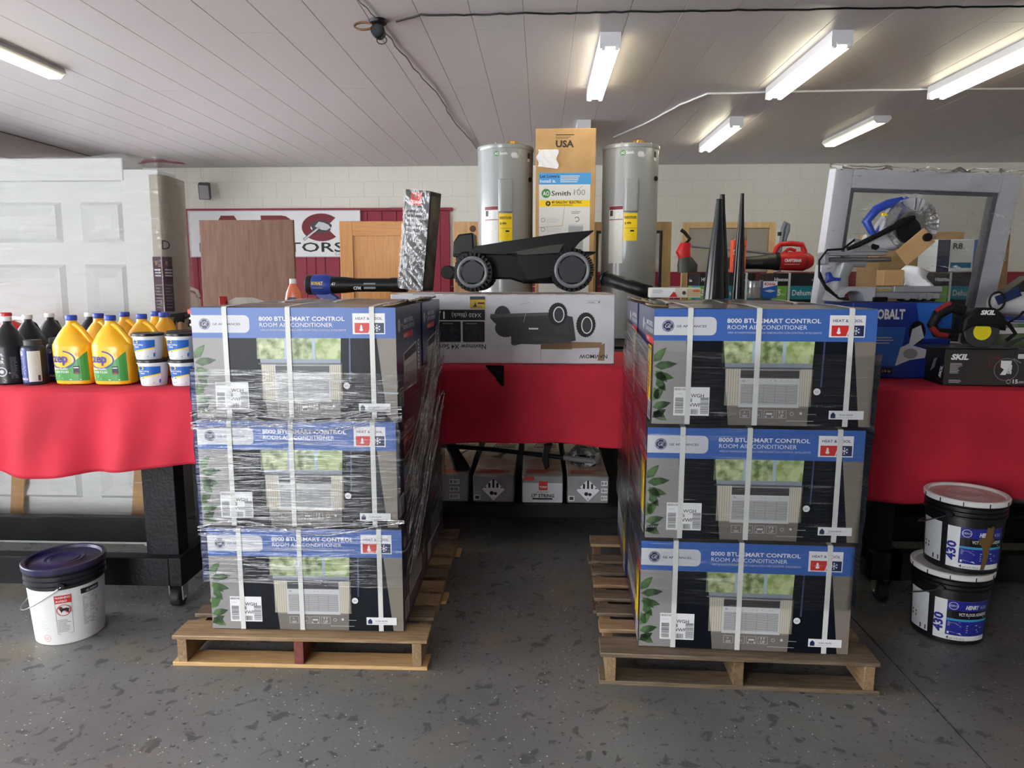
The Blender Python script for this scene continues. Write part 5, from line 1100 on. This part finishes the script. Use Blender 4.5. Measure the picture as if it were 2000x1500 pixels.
MB().tube([(.10, 0, .145), (.13, 0, .175), (.15, 0, .178), (.19, 0, .165)], .012, 10).build('trigger', redplastic, t)
for k in range(7): MB().cyl((.245 + k * .009, 0, .085), (.249 + k * .009, 0, .085), .0765 - k * .004, n=28).build('vent_ring', M('vent_dark_red', (120, 18, 20), .5), t)
MB().loft([(.03, 0, 0, .069, .069, 2), (.06, 0, 0, .071, .071, 2)], 28).build('collar', dullblack, t, loc=(0, 0, .085), rot=(0, R(90), 0))
A = Art(); A.text('CRAFTSMAN', .085, .078, .022, white, 1, w=.125, bold=.05); A.rect(.085, .058, .20, .062, white, 1); A.build('logo', t, lambda u, v, d: (u, -sin(math.acos(max(-1, min(1, (v - .085) / .077)))) * .0765 - d, v), .0008)
A = Art(); A.text('CRAFTSMAN', -.27, .06, .022, dgrey, 1, w=.2, bold=.04); A.build('tube_print', t, front(0, -.0525, 0), .0006)
t = thing('trash_bag_box', 'torn orange trash bag box standing on a dehumidifier carton', 'box', (1.475, 5.44, 1.592), R(2))
MB().box(-.05, .05, 0, .07, 0, .235).build('body', M('box_orange', (226, 82, 48), .45), t, bevel=.003); MB().add([(-.05, .002, .235), (.05, .002, .235), (.048, .0, .30), (.01, .0, .265), (-.03, .002, .25)], [(0, 1, 2, 3, 4)]).build('torn_flap', rawcard, t, solid=.003)
A = Art(); A.rect(-.045, .13, .025, .165, white, 1); A.text('Hefty', -.042, .137, .022, black, 2, w=.062, bold=.03, shear=.2); A.disc(.02, .19, .022, dgrey, 1, 16, ry=.014); A.disc(.005, .08, .034, dgrey, 1, 18, ry=.026); A.rect(-.03, .03, .04, .05, yellow, 1); A.build('front_print', t, front(0, -.0005, 0), .0005)
t = thing('pole_trimmer', 'grey pole trimmer with red and black head leaning on the cartons', 'trimmer', (1.13, 5.72, 1.592))
MB().tube([(.05, 0, .205), (.40, 0, .175), (.78, 0, .135)], .012, 10).build('pole', greyplastic, t)
MB().loft([(.10, .0, 0, .045, .04, 2.6), (.16, -.02, 0, .055, .05, 2.6), (.23, .0, 0, .04, .035, 2.4)], 20).build('motor_head', redplastic, t); MB().tube([(.0, 0, .22), (.03, 0, .26), (-.01, 0, .31), (-.04, 0, .33)], .014, 10).build('front_handle', dullblack, t)
MB().loft([(0, .02, 0, .075, .06, 2.4), (.06, .02, 0, .08, .06, 2.2), (.12, .0, 0, .05, .045, 2)], 20).build('guard', M('olive_plastic', (44, 52, 40), .5), t)
t = thing('cane_handle', 'grey curved tool handle rising behind the red blower', 'handle', (1.95, 5.98, 1.0505))
MB().tube([(0, 0, .0), (0, 0, .72), (.005, 0, .80), (.012, 0, .90), (.03, 0, .945), (.05, 0, .93), (.05, 0, .88), (.035, 0, .83), (.03, 0, .78)], [.012, .012, .016, .018, .018, .018, .018, .016, .012], 12).build('shaft', M('handle_grey', (104, 110, 122), .4), t); MB().cyl((-.012, 0, .84), (-.012, 0, .87), .016).build('button', dullblack, t)
plain_box('brown_carton', 'big brown carton seen through the wrapped window', 2.75, 3.42, 6.0, 6.4, 1.0505, 1.92, cardboard)
t = plain_box('blue_carton', 'blue and white carton on a dehumidifier carton behind the wrapped window', 2.92, 3.24, 5.45, 5.72, 1.592, 1.83, white)
A = Art(); A.rect(-.16, 0, -.07, .236, navy, 1); A.rect(.10, 0, .16, .236, gblue, 1); A.text('R8', -.05, .17, .04, dgrey, 1, w=.07, bold=.03); A.rect(-.06, .03, .09, .07, teal, 1); A.build('front_print', t, front(0, -.0006, 0), .0006)
# cardboard posts
for lab, x, h, w_ in (('tall brown cardboard post leaning beside the wrapped window', 2.955, 1.99, .028), ('shorter brown cardboard post leaning beside the wrapped window', 2.86, 1.92, .026)):
    t = thing('cardboard_post', lab, 'post', (x + .05, 4.76, 0), (0, R(-1), 0), group='cardboard posts')
    MB().box(-w_, w_, 0, .06, 0, h).build('post', cardboard, t, bevel=.006); MB().lathe([(w_ - .004, h), (w_ + .002, h + .004), (w_ - .006, h + .02)], 16, (0, .03, 0)).build('cap', M('kraft_dark', (140, 104, 70), .8), t)

# ------------------------------------------------------------ wrapped window on its table
table('black timber table standing behind the saw table, carrying the wrapped window', 1.50, 4.0, 3.92, 4.50, (1.6, 3.8), .10, casters=False, rail=False)
fr_w = M('window_vinyl', (206, 206, 212), .4); wf = film('window_film', base=.03, crease=.55, scale=(9, 9, 34), lo=.60, hi=.70, rough=.12, bump=.8)
t = thing('wrapped_window', 'white vinyl window in clear film standing behind the mitre saw', 'window', (2.07, 4.22, 1.078), (R(7), R(2.2), 0))
W_, H_ = 1.0, 1.05; s_ = .10
for n_, a in (('jamb', (-W_ / 2, -W_ / 2 + s_, 0, H_)), ('jamb', (W_ / 2 - s_, W_ / 2, 0, H_)), ('head', (-W_ / 2 + s_, W_ / 2 - s_, H_ - s_, H_)), ('sill', (-W_ / 2 + s_, W_ / 2 - s_, 0, s_))):
    MB().box(a[0], a[1], 0, .09, a[2], a[3]).build(n_, fr_w, t, bevel=.004)
for a in ((-W_ / 2 + s_, -W_ / 2 + s_ + .022, s_, H_ - s_), (W_ / 2 - s_ - .022, W_ / 2 - s_, s_, H_ - s_), (-W_ / 2 + s_ + .022, W_ / 2 - s_ - .022, H_ - s_ - .022, H_ - s_)): MB().box(a[0], a[1], .012, .07, a[2], a[3]).build('glazing_bead', M('bead_grey', (96, 98, 104), .4), t)
MB().box(-W_ / 2 + s_, W_ / 2 - s_, .04, .046, s_, H_ - s_).build('pane', film('window_glass', (.90, .92, .92, 1), base=.03, crease=0, bump=0, rough=.02), t)
MB().grid(70, 70, lambda u, v: (-W_ / 2 - .01 + (W_ + .02) * u, -.006 - .005 * (1 + sin(40 * v + 6 * sin(4 * u))) * (.5 + .5 * sin(9 * u + 3 * v)), -.005 + (H_ + .012) * v + .006 * sin(23 * u) * (v > .95))).build('film_wrap', wf, t)
b = MB(); q = random.Random(2)
b.tube([(-W_ / 2 - .012 + (W_ + .024) * k / 24, q.uniform(-.02, .05), H_ + .006 + q.uniform(-.004, .012)) for k in range(25)], [q.uniform(.006, .014) for _ in range(25)], 8).build('bunched_film', wf, t)
# wrapped panel on the floor behind that table
t = thing('wrapped_panel', 'pale film-wrapped panel standing on the floor behind the saw table', 'panel', (2.75, 4.54, 0), (R(-2), 0, 0))
MB().box(-.95, .95, 0, .05, 0, .95).build('panel', M('panel_grey', (196, 192, 186), .5), t, bevel=.004); MB().box(-.951, .951, -.004, .052, 0, .025).build('edge_strip', rawcard, t); MB().grid(30, 30, lambda u, v: (-.95 + 1.9 * u, -.008 - .004 * sin(30 * v + 5 * u), .03 + .92 * v)).build('film_wrap', filmR, t)

# ------------------------------------------------------------ blue saw carton with the mitre saw on it
kb = M('saw_carton_blue', (26, 52, 142), .4); kb2 = M('saw_carton_mid_blue', (44, 104, 196), .4); silver = M('cast_aluminium', (158, 160, 164), .42, metal=.35); lsil = M('painted_grey_casting', (176, 178, 182), .45)
t = thing('mitre_saw_carton', 'tall blue tool carton under the mitre saw', 'box', (1.75, 3.525, 1.0565), R(1))
MB().box(-.24, .24, 0, .345, 0, .368).build('body', kb, t, bevel=.005)
A = Art(); A.poly([(-.236, .06), (.0, .06), (.02, .25), (-.236, .25)], kb2, 1); A.poly([(.06, .366), (.236, .366), (.236, .20), (.10, .19)], kb2, 1); A.text('KOBALT', -.15, .29, .045, white, 2, w=.16, bold=.04)
A.poly([(-.02, .06), (.05, .09), (.12, .10), (.13, .14), (.06, .16), (.11, .20), (.09, .26), (.05, .24), (.04, .17), (.0, .15)], lgrey, 3); A.disc(.05, .12, .035, grey, 4, 18, ry=.025); A.disc(.075, .225, .04, black, 2, 18, ry=.055); A.rect(-.20, .02, -.03, .05, black, 2); A.text('7-1/4 in', -.10, .028, .014, white, 3, w=.06); A.lines(-.15, .17, -.01, .21, 3, lgrey, 3, 3, .3)
A.build('front_print', t, front(0, -.0006, 0), .0006)
BZ = 1.428
t = thing('mitre_saw', 'sliding mitre saw with blue handle and clear blade guard on the blue carton', 'mitre saw', (1.70, 3.66, BZ), R(0))
MB().prism([(-.25, 0), (-.215, 0), (-.205, .035), (-.185, .05), (-.14, .05), (-.12, .035), (-.11, 0), (-.06, 0), (-.06, .07), (-.20, .07), (-.235, .05)], 'xz', -.08, .10).build('foot', lsil, t, bevel=.004)
MB().box(-.08, .26, -.06, .12, .012, .045).build('base', silver, t, bevel=.004); MB().box(.03, .26, -.075, -.05, .045, .075).build('front_fence', silver, t, bevel=.003); MB().box(-.06, .05, -.04, .10, .045, .07).build('turntable', lsil, t, bevel=.004); MB().box(-.05, .03, -.045, -.040, .05, .062).build('scale_plate', M('scale_brass', (176, 156, 90), .4), t)
for x in (.10, .16, .20): MB().cyl((x, -.07, .02), (x, -.04, .02), .014, n=12).build('clamp_screw', steel, t)
MB().box(.08, .245, -.05, .0, .0, .012).build('front_pad', dullblack, t, bevel=.003); MB().box(-.075, .0, -.085, -.06, -.0, .022).build('mitre_lock', dullblack, t, bevel=.006)
MB().loft([(.05, -.20, .03, .045, .04, 3), (.12, -.19, .03, .035, .035, 3), (.19, -.17, .03, .04, .04, 3)], 20).build('column', silver, t)
for dy in (-.015, .06): MB().cyl((-.27, dy, .205), (.03, dy, .205), .0115, n=14).build('slide_rail', steel, t)
MB().cyl((-.17, .022, .205), (-.08, .022, .205), .038, n=20).build('rail_bearing', silver, t, bevel=.003); MB().box(-.29, .0, -.03, .08, .225, .243).build('upper_plate', silver, t, bevel=.003); MB().box(-.30, -.275, -.03, .07, .18, .24).build('rail_end_cap', silver, t, bevel=.004)
MB().prism([(-.16, .243), (-.16, .31), (-.12, .30), (-.02, .265), (.03, .243)], 'xz', -.02, .05).build('arm_bracket', silver, t, bevel=.004); MB().cyl((-.055, -.03, .27), (-.055, -.018, .27), .02, n=6).build('pivot_knob', dullblack, t)
MB().tube([(-.10, .0, .30), (-.02, .0, .285), (.03, .0, .29), (.07, 0, .33)], [.03, .035, .045, .05], 16).build('saw_arm', lsil, t)
gz = .375; gx = .105
MB().loft([(0, 0, 0, .125, .125, 2), (.05, 0, 0, .125, .125, 2)], 40, caps=True).build('blade_guard', film('guard_plastic', (.86, .86, .86, 1), base=.25, crease=.6, scale=(14, 14, 14), lo=.45, hi=.6, rough=.1, bump=1.), t, loc=(gx, .0, gz), rot=(R(90), 0, 0))
for k in range(12):
    a = -.9 + k * .22; MB().obox((gx + .095 * cos(a), -.052, gz + .095 * sin(a)), (.056, .004, .006), (0, -a, 0)).build('guard_rib', steel, t)
MB().cyl((gx, -.012, gz), (gx, -.008, gz), .108, n=48).build('blade', steel, t); MB().cyl((gx - .02, -.055, gz - .03), (gx - .02, -.01, gz - .03), .062, n=28).build('arbor_cover', dullblack, t, bevel=.004); MB().cyl((gx - .012, -.064, gz), (gx - .012, -.05, gz), .018, n=16).build('arbor_bolt', dullblack, t)
MB().prism([(-.06, .27), (.0, .26), (.06, .30), (.03, .38), (.075, .46), (.03, .46), (-.03, .38)], 'xz', -.03, .06).build('upper_guard', lsil, t, bevel=.01)
MB().tube([(-.04, 0, .30), (.0, 0, .37), (.05, 0, .44), (.10, 0, .485), (.12, 0, .48)], [.028, .030, .03, .03, .018], 16).tube([(-.06, 0, .33), (-.095, 0, .39), (-.05, 0, .45), (.0, 0, .475), (.07, 0, .49)], [.016, .022, .022, .022, .02], 14).build('handle', blueplastic, t); MB().box(-.035, -.01, -.032, -.02, .415, .43).build('trigger', yellow, t, bevel=.004)
MB().tube([(-.20, -.05, .255), (-.15, -.055, .275), (.09, -.065, .40), (.105, -.065, .405)], [.010, .013, .014, .010], 12).build('carry_bar', dullblack, t)
c_ = MB().box(-.045, .045, -.004, .004, -.085, .085).build('packing_card', cardboard, t, bevel=.002, loc=(.115, -.072, .265), rot=(0, R(48), 0)); MB().cyl((.0, -.02, .065), (.0, .0, .065), .02, n=20).build('knob', dullblack, c_)
MB().box(.0, .10, -.02, .06, .076, .155).build('packing_block', cardboard, t, bevel=.003); MB().grid(10, 8, lambda u, v: (.095 + .13 * u + .012 * sin(7 * v), -.03 + .03 * sin(5 * u + 3 * v), .078 + .10 * v - .03 * u)).build('packing_paper', white, t, solid=.002)
MB().tube([(-.16, -.03, .30), (-.22, -.05, .255), (-.30, -.06, .25), (-.335, -.06, .20), (-.335, -.07, .12), (-.30, -.08, .06), (-.24, -.09, .015), (-.20, -.09, .010)], .0055, 8).tube([(-.33, -.05, .15), (-.30, -.06, .08), (-.25, -.07, .03), (-.19, -.08, .008)], .0055, 8).build('power_cord', dullblack, t)
MB().prism([(-.30, .085), (-.255, .10), (-.22, .10), (-.215, .115), (-.255, .118), (-.27, .145), (-.29, .14), (-.285, .115)], 'xz', -.05, -.02).build('clamp_lever', blueplastic, t, bevel=.006)

# ------------------------------------------------------------ circular saw carton and saw
sk = M('saw_carton_charcoal', (50, 48, 46), .45); skd = M('saw_carton_black', (20, 20, 22), .4)
t = thing('circular_saw_carton', 'low charcoal tool carton with white lettering at the edge of the red cloth', 'box', (2.03, 3.285, 1.0565), R(-4))
MB().box(-.19, .19, 0, .19, 0, .165).build('body', skd, t, bevel=.004)
A = Art(); A.rect(-.188, .002, .188, .163, sk, 1); A.text('SKIL', -.165, .118, .024, white, 2, w=.075, bold=.05, shear=.25); A.lines(-.165, .055, -.11, .105, 9, lgrey, 2, 4, .35); A.rect(.12, .125, .17, .145, white, 2); A.lines(.123, .128, .165, .143, 3, grey, 3, 3, .35)
A.ring(.075, .075, .052, .0025, grey, 2, 30); A.poly([(.05, .115), (.095, .115), (.095, .05), (.085, .08), (.075, .05), (.05, .05), (.065, .075), (.05, .085)], white, 3); A.text('SKIL', .098, .055, .018, white, 3, rot=pi / 2, w=.04, bold=.04)
A.frame(.0, .085, .045, .13, .003, M('dull_red', (120, 40, 40), .5), 2); A.line(.04, .14, .01, .10, .003, M('dull_red'), 2); A.line(.10, .125, .135, .105, .004, grey, 2); A.ring(.09, .02, .010, .0015, white, 2, 14); A.text('15', .108, .012, .018, white, 2, w=.022, bold=.03); A.text('AMP/7-1/4"', .132, .012, .011, white, 2, w=.045); A.lines(-.165, .012, -.10, .028, 3, lgrey, 2, 3, .35)
A.build('front_print', t, front(0, -.0006, 0), .0006)
A = Art(); A.text('SKIL', .165, .03, .02, white, 1, rot=pi / 2 - .3, w=.06, bold=.04); A.poly([(.06, .05), (.10, .07), (.12, .12), (.09, .11)], grey, 1); A.line(.06, .04, .13, .13, .003, M('dull_red'), 1); A.build('side_print', t, flat((-.19, .19, 0), (0, -1, 0), (0, 0, 1)), .0006)
t = thing('circular_saw', 'black and red circular saw with yellow disc label on the charcoal carton', 'circular saw', (1.985, 3.375, 1.2235), R(-4)); t.scale = (1.12, 1.0, 1.12)
MB().box(-.17, .16, -.07, .09, .0, .006).build('shoe', M('shoe_grey', (52, 52, 54), .4), t, bevel=.001); MB().cyl((.02, -.062, .07), (.02, -.03, .07), .068, n=36).build('lower_guard', M('guard_grey', (64, 64, 66), .4, metal=.3), t, bevel=.004)
MB().cyl((.02, -.065, .068), (.02, -.0625, .068), .034, n=28).build('yellow_label', M('saw_yellow', (230, 214, 30), .4), t); MB().prism([(-.06, .06), (-.055, .12), (-.01, .165), (.06, .165), (.10, .13), (.11, .07), (.06, .09), (-.02, .09)], 'xz', -.075, -.02).build('upper_guard', dullblack, t, bevel=.01)
MB().cyl((.03, -.02, .10), (.03, .10, .10), .055, n=24).build('motor', dullblack, t, bevel=.008)
MB().tube([(-.03, .0, .15), (-.08, .0, .165), (-.13, .0, .135), (-.15, .0, .09), (-.13, .0, .06), (-.07, 0, .055)], [.022, .023, .022, .02, .02, .022], 14).build('rear_handle', dullblack, t); MB().tube([(-.085, -.005, .178), (-.11, -.005, .168), (-.14, -.005, .145)], .012, 10).build('red_grip', M('grip_red', (136, 28, 30), .5), t); MB().tube([(-.155, -.008, .085), (-.13, -.01, .055), (-.09, -.01, .05)], .014, 10).build('red_grip', M('grip_red', (136, 28, 30), .5), t)
MB().tube([(.09, -.03, .12), (.13, -.035, .10), (.16, -.035, .06), (.13, -.03, .03)], .008, 8).tube([(.0, -.07, .10), (.08, -.08, .09), (.15, -.07, .13), (.17, -.06, .15)], .005, 8).build('cord', dullblack, t); MB().prism([(.10, .02), (.21, .06), (.22, .066), (.12, .0)], 'xz', -.06, -.056).build('rip_fence', M('fence_steel', (70, 70, 74), .4, metal=.6), t)
A = Art(); A.text('SKIL', .0, .138, .017, white, 1, w=.055, bold=.05, shear=.25); A.build('logo', t, front(0, -.0775, 0), .0006)
t = thing('blue_saw_carton', 'blue tool carton printed with a lawn picture behind the charcoal carton', 'box', (2.50, 3.60, 1.0565), R(-3))
MB().box(-.26, .26, 0, .24, 0, .295).build('body', kb, t, bevel=.005)
A = Art(); A.rect(-.255, .08, .10, .27, M('lawn_print', (84, 112, 62), .5, var=(10, (130, 132, 128), .45, .6)), 1); A.poly([(-.255, .24), (.06, .25), (.08, .225), (-.255, .21)], white, 2); A.rect(-.255, .06, .10, .12, grey, 2); A.rect(.10, .0, .255, .29, navy, 1); A.text('SKIL', .0, .14, .02, white, 3, w=.06, bold=.04); A.text('KOBALT', .06, .05, .03, white, 3, w=.13, bold=.03, rot=pi); A.lines(-.2, .265, -.02, .285, 2, lgrey, 2, 3, .3)
A.build('front_print', t, front(0, -.0006, 0), .0006)
t = thing('dust_bag', 'grey and white dust bag with black wire hook on the blue lawn carton', 'dust bag', (2.42, 3.68, 1.3535), (0, R(0), R(-8)))
MB().loft([(-.16, 0, 0, .035, .03, 2), (-.12, 0, 0, .052, .045, 2), (.02, 0, .0, .06, .05, 2.2), (.14, 0, .0, .05, .045, 2), (.17, 0, 0, .02, .02, 2)], 22).build('bag', M('bag_cloth', (196, 194, 192), .7, bump=(14, .6)), t, loc=(.0, 0, .062), rot=(0, R(90), 0))
MB().tube([(-.15 + .035 * cos(a), -.055, .075 + .045 * sin(a)) for a in [i * pi / 8 for i in range(16)]], .005, 8, closed=True).build('wire_hook', dullblack, t); MB().obox((-.10, -.05, .10), (.11, .01, .045), (0, R(-25), 0)).build('blue_tag', navy, t); MB().box(.03, .09, -.056, -.05, .04, .09).build('brand_patch', blueplastic, t)
t = thing('dark_scoop', 'dark green plastic scoop leaning by the dust bag', 'scoop', (2.66, 4.05, 1.0535), R(0))
MB().prism([(-.14, .38), (.02, .50), (.2, .52), (.2, .40), (.0, .36), (-.1, .33)], 'xz', 0, .10).build('scoop', M('dark_green_plastic', (36, 44, 40), .5), t, bevel=.008); MB().box(.02, .07, .02, .07, 0, .37).build('stand', dullblack, t)
